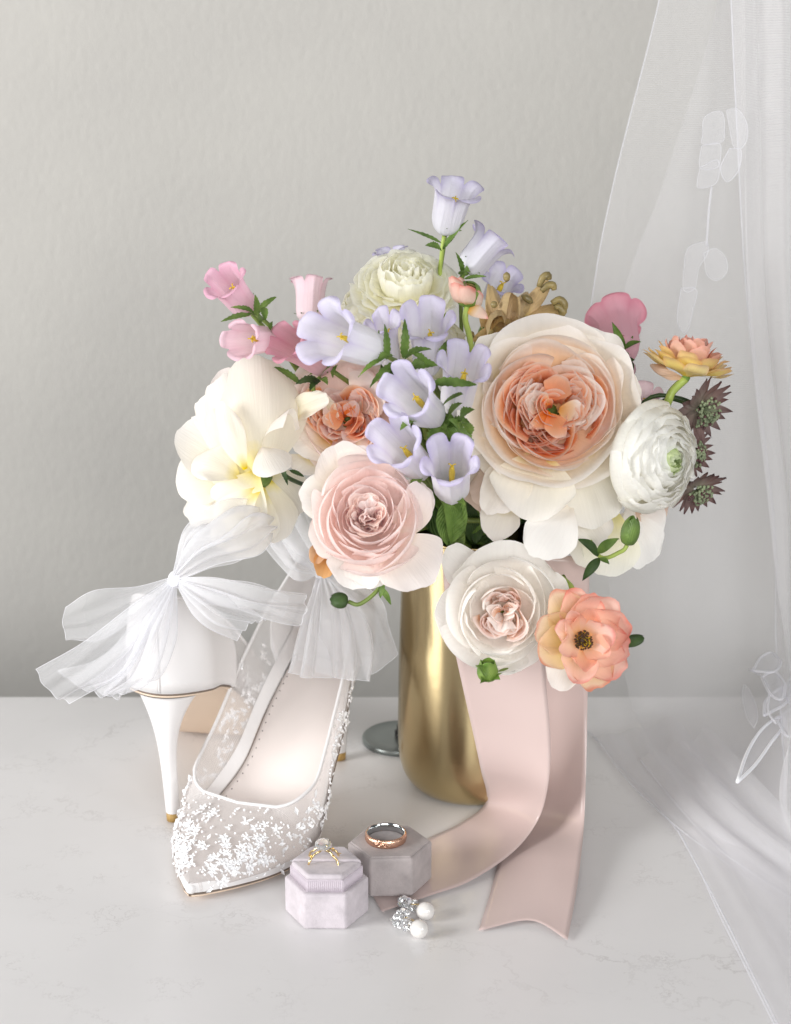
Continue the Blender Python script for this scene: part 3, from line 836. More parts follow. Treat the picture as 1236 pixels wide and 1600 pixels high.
# --- 3 white rose
def white_rose():
    C = A(785, 955, 0.995)
    t = thing('garden_rose', 'white rose with peach heart facing forward, lowest rose in front of the brass vase', 'rose', C)
    R = 92 * S(C)
    rose(t, C, D(-0.1, -0.05, 1), R, 23, ('white_in', 'white', 'white'), quarters=4, open_=0.52, qn=5, outer_flare=0.04, dip=0.16, ox=-0.03, oy=-0.06, crumple=6, ball=1, wave=0.05, nsp=18, jit=0.07)
    s = S(C)
    def fp(b, e, w, mat='white', n=(0, 0, 1), **k):
        db = k.pop('db', -0.02); de = k.pop('de', -0.012)
        free_petal(t, px_off(C, b[0] - 785, b[1] - 955, db), px_off(C, e[0] - 785, e[1] - 955, de), w * s, D(*n), mat, seed=sd(), **k)
    fp((760, 930), (700, 858), 34, n=(-0.3, 0.4, 1), cup=0.2, db=-0.03, de=-0.026, ruffle=0.03)
    fp((790, 930), (790, 846), 84, n=(0, 0.3, 1), cup=0.4, db=-0.03, de=-0.012, ruffle=0.015)
    fp((820, 960), (880, 900), 55, n=(0.4, 0.2, 1), cup=0.4, db=-0.03, de=-0.016)
    fp((820, 980), (890, 965), 55, n=(0.4, 0.0, 1), cup=0.4, db=-0.03, de=-0.016)
    fp((745, 960), (690, 930), 58, n=(-0.4, 0.1, 1), cup=0.4, db=-0.03, de=-0.014)
    fp((750, 980), (702, 1002), 52, n=(-0.3, -0.1, 1), cup=0.35, db=-0.03, de=-0.016)
    fp((780, 1000), (752, 1042), 60, n=(-0.1, -0.3, 1), cup=0.35, db=-0.03, de=-0.016)
    fp((800, 1000), (820, 1050), 60, n=(0.1, -0.3, 1), cup=0.35, db=-0.028, de=-0.012, ruffle=0.03)
white_rose()

# --- 4 cream rose, petals fallen open
def cream_rose():
    C = A(398, 735, 1.06)
    t = thing('garden_rose', 'creamy ivory rose with yellow base and loose drooping petals, far left of the bouquet', 'rose', C)
    s = S(C)
    def fp(b, e, w, mat='cream', n=(0, 0, 1), **k):
        db = k.pop('db', 0.0); de = k.pop('de', 0.0)
        free_petal(t, px_off(C, b[0] - 398, b[1] - 735, db), px_off(C, e[0] - 398, e[1] - 735, de), w * s * 1.15, D(*n), mat, seed=sd(), nn=16, mm=15, **k)
    # back ring
    fp((395, 700), (345, 572), 42, n=(-0.3, 0.2, 1), cup=0.3, db=-0.02, de=-0.03, mat='blush_out', ruffle=0.03)
    fp((400, 700), (440, 575), 46, n=(0.3, 0.2, 1), cup=-0.4, db=-0.02, de=-0.026)
    fp((380, 735), (280, 668), 48, n=(-0.4, 0.5, 1), cup=0.35, bow=0.06, db=-0.012, de=-0.012)
    fp((380, 745), (268, 742), 50, n=(-0.4, 0.4, 1), cup=0.3, bow=0.06, curl=-0.12, db=-0.014, de=-0.012, ruffle=0.06, rf=4)
    fp((382, 755), (280, 800), 46, n=(-0.3, 0.4, 1), cup=0.25, bow=0.08, curl=-0.14, db=-0.016, de=-0.018, ruffle=0.06, rf=4)
    fp((385, 745), (318, 822), 40, n=(-0.2, 0.5, 1), cup=0.25, bow=0.1, curl=-0.10, db=-0.006, de=-0.010, ruffle=0.05, rf=4)
    fp((400, 740), (352, 836), 46, n=(0, 0.5, 1), cup=0.2, bow=0.08, curl=-0.08, db=0.0, de=0.0, ruffle=0.05, rf=4)
    fp((405, 760), (378, 868), 44, n=(0, 0.4, 1), cup=0.25, bow=0.05, db=-0.008, de=-0.006, ruffle=0.05, rf=4)
    fp((415, 750), (420, 850), 40, n=(0.3, 0.3, 1), cup=0.2, bow=0.05, db=-0.014, de=-0.02, ruffle=0.05, rf=4)
    fp((410, 735), (470, 800), 34, n=(0.4, 0.2, 1), cup=0.2, db=-0.02, de=-0.03)
    fp((405, 765), (330, 850), 30, n=(-0.1, 0.5, 1), cup=0.3, bow=0.08, curl=-0.12, db=0.002, de=0.006, ruffle=0.06, rf=4)
    fp((395, 700), (300, 640), 34, n=(-0.4, 0.3, 1), cup=-0.4, bow=0.10, curl=-0.12, db=-0.008, de=-0.008, ruffle=0.06, rf=4)
    fp((372, 745), (300, 720), 30, n=(-0.3, 0.6, 1), cup=0.5, bow=0.12, curl=-0.18, db=0.0, de=0.004, ruffle=0.06, rf=4)
    # bud
    fp((385, 745), (316, 612), 40, n=(-0.4, 0.1, 1), cup=-0.5, bow=0.10, db=-0.006, de=-0.006, ruffle=0.02)
    fp((392, 745), (338, 592), 46, n=(-0.3, 0.1, 1), cup=-0.6, bow=0.12, db=-0.001, de=0.0, ruffle=0.02)
    fp((414, 742), (406, 556), 66, n=(0.15, 0.1, 1), cup=-0.55, bow=0.13, db=0.007, de=0.003, ruffle=0.008, mat='cream_bud')
    fp((385, 735), (350, 634), 20, n=(-0.3, 0.1, 1), cup=-0.5, bow=0.10, db=0.014, de=0.020, ruffle=0.03, mat='cream_bud')
    fp((408, 735), (455, 632), 22, n=(0.9, 0.2, 0.6), cup=0.6, bow=-0.12, curl=0.06, db=0.006, de=0.010, ruffle=0.03, mat='cream')
    fp((412, 700), (444, 742), 32, n=(0.3, 0.6, 1), cup=-0.35, bow=0.10, curl=0.05, db=0.012, de=0.018, ruffle=0.04, mat='white')
    v, f, uv = ball_data(px_off(C, 2, 6, -0.012), 0.009, 8, 12)
    mesh_obj('receptacle', v, f, M['leaf'], t, uv)
    stem_to_vase(t, px_off(C, 5, 5, -0.02), D(-0.6, 0.4, 0.5), 'stem', 0.002, 4)
cream_rose()

# --- 5 peach rose behind
def back_peach():
    C = A(534, 646, 1.068)
    t = thing('garden_rose', 'peach rose half hidden behind the lavender bells, above the blush rose', 'rose', C)
    R = 98 * S(C)
    rose(t, C, D(-0.15, 0.15, 1), R, 37, ('peach_in', 'blush', 'blush_out'), quarters=4, open_=0.62, qn=6, outer_flare=0.14, dip=0.12, crumple=4, nsp=14)
    s = S(C)
    for b, e, w, mt in (((520, 690), (462, 700), 40, 'cream_out'), ((560, 640), (598, 602), 44, 'blush_out'), ((505, 650), (512, 622), 34, 'ran_yellow'),
                        ((560, 690), (600, 690), 40, 'blush_out'), ((490, 720), (470, 745), 30, 'cream_out')):
        free_petal(t, px_off(C, b[0] - 538, b[1] - 652, -0.015), px_off(C, e[0] - 538, e[1] - 652, -0.004), w * s, D(-0.1, 0.3, 1), mt, seed=sd(), cup=0.2)
    free_petal(t, px_off(C, 455 - 538, 662 - 652, -0.01), px_off(C, 518 - 538, 630 - 652, 0.012), 24 * s, D(0.1, 0.5, 1), 'ran_yellow', seed=sd(), cup=0.3, bow=0.1)
back_peach()

# --- ranunculus: many thin layered petals
def ranunculus(name_label, C, d, R, seed, layers, mats, npet=8, closed=0.0, flat=0.0, cat='ranunculus', stem='stem_pale', stemr=0.0018, name='ranunculus', ruf=0.03, twist=0.0, group=None, tip=0.2):
    t = thing(name, name_label, cat, C, group)
    F = frame(d, twist)
    rr = random.Random(seed)
    for k in range(layers):
        f = k / max(1, layers - 1)
        Rk = 1.0 - 0.86 * f
        dome = 0.62 * math.sqrt(max(0, 1 - Rk * Rk * 0.8))
        top = (1 - flat) * dome + flat * 0.30 * (f ** 0.7)
        prof = [(0.05, -0.5), (Rk * 0.6, -0.42 + 0.1 * f), (Rk * 0.97, -0.15 + top * 0.25), (Rk * (1.0 - closed * 0.08), top * 0.7), (Rk * (0.92 - closed * 0.25), top)]
        if not flat:
            sp = 0.86 / max(1, layers - 1)
            top = 0.66 * math.sqrt(max(0, 1 - Rk * Rk * 0.9)) - 0.1
            prof = [(0.03, -0.5), (Rk * 0.6, -0.42), (Rk * 0.97, top - 0.22), (Rk, top - 0.08), (Rk - sp * 0.45, top - 0.01), (max(0.02, Rk - sp * 1.1), top + 0.03)]
        if flat and f < 0.5:
            prof = [(0.05, -0.42), (Rk * 0.4, -0.34 + 0.25 * f), (Rk * 0.8, -0.22 + 0.35 * f), (Rk * 1.0, -0.14 + 0.4 * f), (Rk * 1.08, -0.16 + 0.5 * f)]
        n = max(4, int(round(npet * (1 - 0.45 * f))))
        for j in range(n):
            mat = mats[min(len(mats) - 1, int(f * len(mats)))]
            rev_petal(t, C, F, R, [(a * rr.uniform(0.94, 1.04), b + rr.uniform(-0.02, 0.02)) for a, b in prof], 2 * math.pi * (j + rr.uniform(-0.2, 0.2)) / n + k * 2.4,
                      math.pi / n * rr.uniform(1.2, 1.6), mat, seed=seed * 41 + k * 11 + j, ruffle=ruf, rfreq=rr.uniform(3, 6), tipdrop=tip * rr.uniform(0.7, 1.3), tilt=rr.uniform(0, 0.06), n=9, m=11)
    return t, F

C = A(1020, 715, 1.035)
t, F = ranunculus('large white ranunculus with green eye turned to the right, right of the biggest rose', C, D(0.62, -0.14, 0.75), 88 * S(C), 5, 11, ['ran_white'] * 9 + ['ran_green'], npet=8, closed=0.6, ruf=0.05, twist=0.4)
stem_to_vase(t, C - F[2] * 0.018, F[2], 'stem_pale', 0.002, 6)
C = A(634, 442, 1.11)
t, F = ranunculus('flat pale yellow ranunculus facing up, under the topmost lavender bell', C, D(0.0, 0.62, 0.75), 82 * S(C), 6, 8, ['ran_yellow'], npet=9, closed=0.2, flat=0.5, ruf=0.05)
stem_to_vase(t, C - F[2] * 0.014, F[2], 'stem_pale', 0.002, 7)
C = A(572, 478, 1.12)
t, F = ranunculus('lemon cream ranunculus seen from its side, left of the flat yellow one', C, D(-0.65, 0.5, 0.45), 58 * S(C), 7, 6, ['ran_yellow'], npet=7, closed=0.4, ruf=0.04)
stem_to_vase(t, C - F[2] * 0.01, F[2], 'stem_pale', 0.002, 8)
C = A(668, 540, 1.10)
t, F = ranunculus('pale ranunculus buried behind the central lavender bells', C, D(0.1, 0.5, 0.8), 62 * S(C), 17, 5, ['ran_yellow', 'ran_white'], npet=7, closed=0.2, ruf=0.05)
stem_to_vase(t, C - F[2] * 0.01, F[2], 'stem_pale', 0.002, 9)

# orange-yellow butterfly ranunculus on its own stem, seen from the side
def side_butterfly():
    C = A(1078, 566, 1.06)
    t = thing('butterfly_ranunculus', 'yellow and coral ranunculus seen from the side on a pale stem, top right', 'ranunculus', C)
    F = frame(D(0.22, 0.93, 0.12), 0.2)
    R = 62 * S(C)
    rr = random.Random(5)
    spec = [(1.08, -0.32, 0.02, 9, 'but_yellow', 0.10), (1.0, -0.25, 0.10, 8, 'but_yellow', 0.06), (0.86, -0.18, 0.28, 8, 'but_yellow', 0.04),
            (0.72, -0.12, 0.42, 7, 'but_coral', 0.02), (0.56, -0.1, 0.54, 7, 'but_coral', 0.0), (0.42, -0.1, 0.60, 6, 'but_coral', 0.0), (0.28, -0.1, 0.62, 5, 'but_pink', 0.0), (0.15, -0.1, 0.60, 4, 'but_pink', 0)]
    for k, (r, z0, z1, n, mat, fl) in enumerate(spec):
        prof = [(0.06, -0.38), (r * 0.35, -0.33 + 0.2 * (z1 - z0)), (r * 0.75, z0 + 0.35 * (z1 - z0)), (r * 0.97, z0 + 0.8 * (z1 - z0)), (r * (1.04 + fl), z1)]
        for j in range(n):
            dz = rr.uniform(-0.05, 0.05)
            rev_petal(t, C, F, R, [(a * rr.uniform(0.92, 1.06), b + dz * i / 4) for i, (a, b) in enumerate(prof)], 2 * math.pi * (j + rr.uniform(-0.2, 0.2)) / n + k * 2.1,
                      math.pi / n * rr.uniform(0.95, 1.2), mat, seed=900 + k * 11 + j, ruffle=0.03, rfreq=4, tipdrop=0.45, n=10, m=11)
    v, f, uv = ball_data(C - F[2] * R * 0.40, R * 0.11, 8, 12)
    mesh_obj('receptacle', v, f, M['leaf_light'], t, uv)
    b0 = C - F[2] * R * 0.42
    tube('stem', catmull([b0, A(1050, 612, 1.058), A(1040, 634, 1.06), A(1000, 690, 1.10), MOUTH], 16), 0.0024, M['stem_pale'], t)
    free_petal(t, b0, A(1012, 575, 1.06), 9 * S(C), D(0, -0.5, 1), 'nude', 'spoon', seed=sd(), curl=-0.3, name='sepal')
side_butterfly()

# peach butterfly ranunculus, open to the viewer
def front_butterfly():
    C = A(908, 1000, 0.975)
    t = thing('butterfly_ranunculus', 'open coral and cream ranunculus with dark centre, lowest flower at the right', 'ranunculus', C)
    s = S(C)
    ax = D(0.12, 0.02, 1)
    def fp(e, w, mat, b=(0, 0), lift=0.010, db=-0.004, **k):
        k.setdefault('cup', 0.5); k.setdefault('bow', -0.10)
        free_petal(t, px_off(C, b[0], b[1], db), px_off(C, e[0] - 908, e[1] - 1000, lift), w * s * 1.12, ax, mat, k.pop('shape', 'round'), seed=sd(), ruffle=0.03, **k)
    fp((872, 1078), 27, 'white', lift=-0.004, db=-0.008, b=(-10, 15), cup=-0.2)
    fp((835, 980), 32, 'but_cream', lift=0.002, db=-0.006)
    fp((838, 1020), 32, 'but_cream', lift=0.004, db=-0.004)
    fp((868, 925), 32, 'but_cream', lift=0.0, db=-0.008)
    fp((893, 918), 25, 'but_pink', lift=0.002, db=-0.006)
    fp((952, 932), 34, 'but_pink', lift=0.006, db=-0.005)
    fp((925, 926), 26, 'but_pink', lift=0.004, db=-0.005)
    fp((978, 965), 34, 'but_pink', lift=0.008, db=-0.004)
    fp((982, 1010), 34, 'but_pink', lift=0.006, db=-0.005)
    fp((972, 1052), 34, 'but_pink', lift=0.004, db=-0.006)
    fp((935, 1076), 34, 'but_cream', lift=0.002, db=-0.007)
    fp((900, 1068), 28, 'but_pink', lift=0.008, db=-0.004)
    # inner
    fp((866, 972), 19, 'but_pink', lift=0.014, db=0)
    fp((872, 1015), 18, 'but_coral', lift=0.015, db=0)
    fp((955, 985), 26, 'but_pink', lift=0.014, db=0)
    fp((948, 1020), 20, 'but_coral', lift=0.014, db=0.0)
    fp((912, 1045), 20, 'but_coral', lift=0.013, db=0.0)
    fp((918, 950), 22, 'but_coral', lift=0.013, db=0.0)
    fp((885, 955), 18, 'but_coral', lift=0.014, db=0.0)
    b = Bag(); b2 = Bag()
    rr = random.Random(3)
    F = frame(ax)
    for i in range(80):
        a = rr.uniform(0, 6.28); q = rr.uniform(0.1, 1) ** 0.6 * 15 * s
        p0 = C + (F[0] * math.cos(a) + F[1] * math.sin(a)) * q * 0.3
        p1 = C + (F[0] * math.cos(a) + F[1] * math.sin(a)) * q + F[2] * rr.uniform(0.004, 0.008)
        v, f, uv = tube_data([p0, p1], 0.0003, 5); b.add(v, f, uv)
        v, f, uv = ball_data(p1, 0.00060, 5, 6); b2.add(v, f, uv)
    o = b.build('filaments', M['pistil'], t); o['kind'] = 'stuff'
    o = b2.build('anthers', M['stamen_dark'], t); o['kind'] = 'stuff'
    v, f, uv = ball_data(C + F[2] * 0.002, 0.0026, 8, 10); mesh_obj('pistil', v, f, M['stamen_dark'], t, uv)
    tube('stem', catmull([C - F[2] * 0.004, A(905, 960, 1.0), A(880, 905, 1.03), MOUTH + np.array([0.01, -0.02, 0])], 16), 0.0017, M['stem_pale'], t)
front_butterfly()

# --- bells
def bell(label, b, m_, Yb, Ym, Rm, mat, seed, twist=0.0, flare=1.44, lobe=0.36, length=1.0, sep='leaf', name='bellflower', group=None, pist=True, dry=False):
    B = A(b[0], b[1], Yb); Mo = A(m_[0], m_[1], Ym)
    d = Mo - B; L = np.linalg.norm(d) * length
    t = thing(name, label, 'bellflower', B, group)
    F = frame(d, twist)
    R = Rm * 0.83 * S(Mo)
    no = Noise(seed, 6, 1.0)
    prof = catmull([(0.10, 0.0, 0), (0.52, 0.02, 0), (0.80, 0.12, 0), (0.90, 0.30, 0), (0.93, 0.55, 0), (0.97, 0.80, 0), (1.05, 0.97, 0), (flare * 0.90, 1.11, 0), (flare * 1.05, 1.14, 0), (flare * 1.14, 1.11, 0)], 60)
    nth = 90; nv = 22
    th = np.linspace(0, 2 * np.pi, nth, endpoint=False)
    TH, V = np.meshgrid(th, np.linspace(0, 1, nv))
    lob = np.abs(np.cos(2.5 * TH + 0.15 * np.sin(3 * TH + seed))) ** 0.65
    ext = 1 - lobe * (1 - lob) + 0.02 * no(TH * 2)
    vv = V * ext * 59; i = np.clip(vv.astype(int), 0, 58); fr = vv - i
    r = prof[i, 0] * (1 - fr) + prof[i + 1, 0] * fr
    z = prof[i, 1] * (1 - fr) + prof[i + 1, 1] * fr
    r = r * (1 + 0.06 * (1 - 2 * np.abs(np.sin(2.5 * TH)) ** 0.6) * np.sin(V * np.pi) ** 0.7 + 0.035 * no(np.cos(TH) * 2, np.sin(TH) * 2, V * 2.5))
    z = z + 0.05 * no(np.cos(TH) * 2 + 4, np.sin(TH) * 2, V * 2) * V
    X = np.stack([r * R * np.cos(TH), r * R * np.sin(TH), z * L * 0.93], 2)
    grid('corolla', B + X @ F, M[mat], t, closed=True)
    if pist:
        p = catmull([B, B + F[2] * L * 0.5 + F[0] * 0.001, B + F[2] * L * 0.74 + F[0] * 0.0015], 8)
        tube('pistil', p, [0.0012, 0.0014, 0.0019, 0.0011], M['pistil'], t)
        bg = Bag()
        for k in range(3):
            a = k * 2.1 + seed
            v, f, uv = tube_data(catmull([p[-1], p[-1] + F[2] * 0.002 + (F[0] * math.cos(a) + F[1] * math.sin(a)) * 0.0010, p[-1] + F[2] * 0.0015 + (F[0] * math.cos(a) + F[1] * math.sin(a)) * 0.0022], 6), 0.0004, 5)
            bg.add(v, f, uv)
        bg.build('stigma', M['pistil'], t)
    v, f, uv = ball_data(B - F[2] * R * 0.05, R * 0.24, 8, 12, axes=F, scale=(1, 1, 0.9))
    mesh_obj('calyx', v, f, M[sep], t, uv)
    rr = random.Random(seed)
    for k in range(5):
        a = 2 * math.pi * (k + rr.uniform(-0.15, 0.15)) / 5 + 0.6
        o = F[0] * math.cos(a) + F[1] * math.sin(a)
        free_petal(t, B - F[2] * R * 0.12 + o * R * 0.16, B + F[2] * L * rr.uniform(0.12, 0.3) + o * R * rr.uniform(0.75, 1.0), R * 0.17, o - F[2] * 0.3, sep, 'leaf', seed=seed + k, cup=0.2, bow=-0.1, name='sepal', nn=9, mm=5)
    stem_to_vase(t, B - F[2] * R * 0.2, F[2], 'stem', 0.0015, seed)
    return t, F

G1, G2 = 'lavender bellflowers in the bouquet', 'pink bellflowers in the bouquet'
bell('topmost lavender bellflower standing upright above the whole bouquet', (696, 362), (711, 296), 1.115, 1.105, 34, 'bell_lav2', 1, 0.2, group=G1, flare=1.42)
bell('lavender bellflower leaning right, second highest, beside the topmost one', (728, 424), (768, 375), 1.12, 1.125, 33, 'bell_lav2', 2, 0.9, group=G1)
bell('lavender bellflower peeking out behind the pale yellow ranunculus', (622, 440), (610, 392), 1.165, 1.165, 26, 'bell_lav2', 3, 0.3, group=G1, flare=1.2)
bell('grey lavender bellflower behind the dried brown blooms', (770, 470), (786, 438), 1.16, 1.15, 27, 'bell_lav2', 4, 0.5, group=G1)
bell('big pale lavender bellflower lying sideways, mouth to the left', (594, 550), (508, 520), 1.035, 1.0, 43, 'bell_lav', 5, 0.25, group=G1, flare=1.5, lobe=0.32)
bell('upright lavender bellflower in the middle, left of the small orange bud', (668, 578), (668, 502), 1.06, 1.03, 35, 'bell_lav', 6, 0.1, group=G1)
bell('lavender bellflower touching the left edge of the biggest rose', (712, 640), (726, 566), 1.055, 1.02, 36, 'bell_lav', 7, 0.6, group=G1, flare=1.35)
bell('lavender bellflower facing left, just above another one that overlaps the blush rose', (678, 652), (634, 612), 1.03, 0.985, 38, 'bell_lav', 8, 0.4, group=G1, flare=1.35)
bell('lavender bellflower resting on top of the blush rose, mouth left', (660, 736), (616, 690), 1.035, 0.99, 36, 'bell_lav', 9, 0.1, group=G1, flare=1.35)
bell('lowest lavender bellflower open to the viewer with yellow pistil', (706, 772), (703, 718), 1.03, 0.985, 38, 'bell_lav', 10, 0.95, group=G1, flare=1.35)
bell('small white lavender bellflower behind narrow green leaves, beside the sideways bell', (612, 572), (600, 505), 1.075, 1.06, 24, 'bell_lav', 11, 0.7, group=G1)
bell('bright pink bellflower at the upper left, its mouth turned up and left', (388, 484), (352, 440), 1.09, 1.07, 30, 'bell_pink', 12, 0.3, group=G2, flare=1.35)
bell('pale pink bellflower facing left, just above the ivory rose', (430, 530), (378, 532), 1.075, 1.04, 30, 'bell_pale', 13, 0.5, group=G2, flare=1.18)
bell('dusty pink bellflower behind the sideways lavender bell', (482, 502), (485, 440), 1.14, 1.15, 29, 'bell_pale', 14, 0.3, group=G2, flare=1.3)
bell('deep pink bellflower partly covered by the sideways lavender bell', (512, 574), (450, 536), 1.075, 1.05, 31, 'bell_rose', 15, 0.9, group=G2, flare=1.3)
bell('shade-toned pink bellflower seen from behind, above the white ranunculus', (976, 556), (962, 502), 1.13, 1.165, 36, 'bell_shaded', 16, 0.2, group=G2, flare=1.5, lobe=0.24)
bell('small pink bellflower low behind the upper right rim of the biggest rose', (985, 590), (950, 550), 1.12, 1.13, 26, 'bell_shaded', 18, 0.2, group=G2)
bell('faded pink bellflower between the biggest rose and the white ranunculus', (1000, 660), (1008, 618), 1.09, 1.08, 22, 'bell_pale', 19, 0.2, group=G2)

# --- small orange ranunculus bud
def orange_bud():
    C = A(732, 458, 1.045)
    t = thing('ranunculus_bud', 'half open apricot and green ranunculus bud over the central bells', 'flower bud', C)
    s = S(C)
    F = frame(D(0.1, 0.55, 0.8), 0)
    rr = random.Random(8)
    for k, (r, n, mat) in enumerate(((22, 5, 'leaf_light'), (17, 4, 'bud_p'), (11, 4, 'leaf_light'), (6, 3, 'leaf_light'))):
        mat = 'but_yellow' if mat == 'bud_p' else mat
        prof = [(0.1, -1.0), (0.8, -0.7), (1.0, -0.1), (0.75, 0.5), (0.4, 0.72)]
        for j in range(n):
            rev_petal(t, C, F, r * s, prof, 2 * math.pi * j / n + k, math.pi / n * 1.3, mat, seed=700 + k * 5 + j, ruffle=0.04, n=9, m=9)
    for e, w, lift in (((702, 434), 13, 0.004), ((706, 446), 14, 0.010), ((724, 452), 15, 0.014), ((752, 458), 16, 0.004), ((716, 432), 12, -0.004)):
        free_petal(t, px_off(C, -2, 20, 0), px_off(C, e[0] - 732, e[1] - 458, lift), w * s * 1.15, D((e[0] - 732) / 30, 0.1, 1), 'but_pink', 'spoon', cup=-0.6, seed=sd(), bow=0.2)
    free_petal(t, px_off(C, -2, 22, 0), px_off(C, 30, 40, 0.006), 12 * s, D(0.0, 0.5, 1), 'but_pink', 'leaf', cup=-0.3, seed=sd(), bow=0.1)
    tube('stem', catmull([px_off(C, -2, 20, 0), A(727, 500, 1.04), A(735, 535, 1.05), A(740, 620, 1.08), MOUTH], 16), 0.0017, M['stem_pale'], t)
orange_bud()

# --- dried golden blooms
def dried():
    C = A(786, 505, 1.09)
    t = thing('withered_flower', 'cluster of curled golden brown dried petals behind the biggest rose', 'dried flower', C)
    s = S(C)
    rr = random.Random(12)
    tips = [(748, 470), (760, 445), (790, 436), (815, 452), (770, 480), (800, 478), (822, 470), (745, 510), (765, 520), (795, 515), (818, 505), (780, 462), (752, 535), (785, 538), (735, 525), (805, 540), (775, 500)]
    for i, e in enumerate(tips):
        b = (786 + rr.uniform(-14, 14), 520 + rr.uniform(-12, 12))
        lift = rr.uniform(0.002, 0.014)
        free_petal(t, px_off(C, b[0] - 786, b[1] - 505, -0.006), px_off(C, e[0] - 786, e[1] - 505, lift), rr.uniform(12, 19) * s, D(rr.uniform(-.5, .5), rr.uniform(0, .5), 1), 'brown', 'spoon',
                   cup=rr.uniform(0.4, 1.0), bow=0.15, curl=rr.choice([-0.35, 0.35, 0.5]), ruffle=0.10, seed=sd())
        p1 = px_off(C, e[0] - 786, e[1] - 505, lift + 0.004)
        if i % 2 == 0:
            dx = rr.uniform(-1, 1); dy = rr.uniform(-1, 1)
            q = [p1 - np.array([dx, 0, dy]) * 0.0035, p1 + D(0, 0, 1) * 0.0012, p1 + np.array([dx, 0, dy]) * 0.0035]
            tube('curled_tip', catmull(q, 9), [0.0004, 0.0020, 0.0022, 0.0019, 0.0005], M['brown_tip'], t)
    stem_to_vase(t, px_off(C, 0, 20, -0.01), D(0, 1, 0), 'stem_dark', 0.0016, 44)
    C2 = A(812, 498, 1.10)
    t2 = thing('withered_flower', 'dried yellow brown trumpet bloom with curled knobbed tips, standing out to the right', 'dried flower', C2)
    for e, w, mid in (((856, 440), 14, (835, 465)), ((876, 480), 16, (845, 480)), ((858, 515), 18, (840, 505)), ((835, 540), 18, (825, 525)), ((868, 500), 16, (845, 500)), ((845, 528), 18, (828, 512))):
        free_petal(t2, px_off(C2, -8, 8, -0.004), px_off(C2, e[0] - 812, e[1] - 498, 0.004), w * s, D(-0.1, 0.3, 1), 'brown', 'round', cup=-0.7, bow=0.06, ruffle=0.03, seed=sd())
    for path in (((842, 448), (848, 434), (856, 430), (858, 437)), ((846, 455), (856, 446), (864, 446), (866, 453)), ((862, 474), (874, 468), (882, 476), (880, 490)), ((866, 480), (874, 480), (880, 488), (874, 492))):
        tube('curled_tip', catmull([A(x, y, 1.092) for x, y in path], 10), [0.0016, 0.0022, 0.0024, 0.0015], M['brown_tip'], t2)
    stem_to_vase(t2, px_off(C2, -10, 12, -0.01), D(0.3, 1, 0), 'stem_dark', 0.0016, 45)
dried()

# --- astrantia
def astrantia(label, c, Y, d, R, seed):
    C = A(c[0], c[1], Y)
    t = thing('astrantia', label, 'astrantia', C, 'dark astrantia heads at the right')
    F = frame(D(*d), seed)
    s = S(C); R = R * s
    rr = random.Random(seed)
    for k in range(20):
        a = 2 * math.pi * (k + rr.uniform(-0.2, 0.2)) / 20
        o = F[0] * math.cos(a) + F[1] * math.sin(a)
        free_petal(t, C + o * R * 0.1, C + o * R * rr.uniform(0.9, 1.1) + F[2] * R * rr.uniform(0.1, 0.35), R * 0.15, F[2], 'bract', 'leaf', cup=0.3, bow=-0.06, seed=seed * 20 + k, name='bract', nn=9, mm=5)
    b = Bag(); b2 = Bag()
    for i in range(70):
        a = rr.uniform(0, 6.28); q = math.sqrt(rr.random()) * 0.5 * R
        p0 = C + F[2] * R * 0.05
        h = R * (0.55 - 0.5 * (q / R) ** 1.5)
        p1 = C + (F[0] * math.cos(a) + F[1] * math.sin(a)) * q + F[2] * h
        v, f, uv = tube_data([p0, p1], 0.0003, 4); b.add(v, f, uv)
        v, f, uv = ball_data(p1, 0.0010, 5, 6); (b if i % 4 else b2).add(v, f, uv)
    o = b.build('florets', M['floret'], t); o['kind'] = 'stuff'
    o = b2.build('floret_tips', M['floret_dark'], t); o['kind'] = 'stuff'
    tube('stem', catmull([C - F[2] * 0.001, C - F[2] * 0.02 + np.array([-0.008, 0, -0.004]), A(1020, 720, 1.10), MOUTH], 14), 0.0011, M['stem_dark'], t)
astrantia('largest dark burgundy astrantia head, right under the yellow coral ranunculus', (1092, 638), 1.065, (0.45, -0.35, 0.6), 54, 1)
astrantia('middle burgundy astrantia head peeping out behind the white ranunculus', (1078, 708), 1.085, (0.6, -0.2, 0.6), 42, 2)
astrantia('lowest burgundy astrantia head with green florets, at the right edge of the bouquet', (1088, 762), 1.065, (0.3, -0.7, 0.6), 44, 3)

# --- pale open flower at lower right, behind
def pale_back():
    C = A(955, 815, 1.075)
    t = thing('lisianthus', 'pale cream ruffled flower hanging behind the green bud, lower right', 'flower', C)
    s = S(C)
    for b, e, w, mat, db, de in (((950, 800), (905, 880), 44, 'ran_yellow', 0, 0.004), ((960, 800), (945, 900), 50, 'ran_yellow', -0.004, 0.0), ((980, 800), (1005, 885), 48, 'white', -0.008, -0.004),
                                 ((985, 780), (1025, 850), 40, 'white', -0.008, -0.006), ((1000, 770), (1038, 812), 34, 'nude', -0.012, -0.010), ((1010, 760), (1055, 765), 30, 'nude', -0.014, -0.012),
                                 ((930, 800), (900, 842), 40, 'cream_out', -0.006, -0.004)):
        free_petal(t, px_off(C, b[0] - 955, b[1] - 815, db), px_off(C, e[0] - 955, e[1] - 815, de), w * s, D(0.1, 0.3, 1), mat, cup=0.2, ruffle=0.05, rf=4.5, seed=sd(), nn=16, mm=17)
    stem_to_vase(t, px_off(C, -10, -25, -0.012), D(0.3, -0.3, 0.5), 'stem', 0.0018, 51)
pale_back()

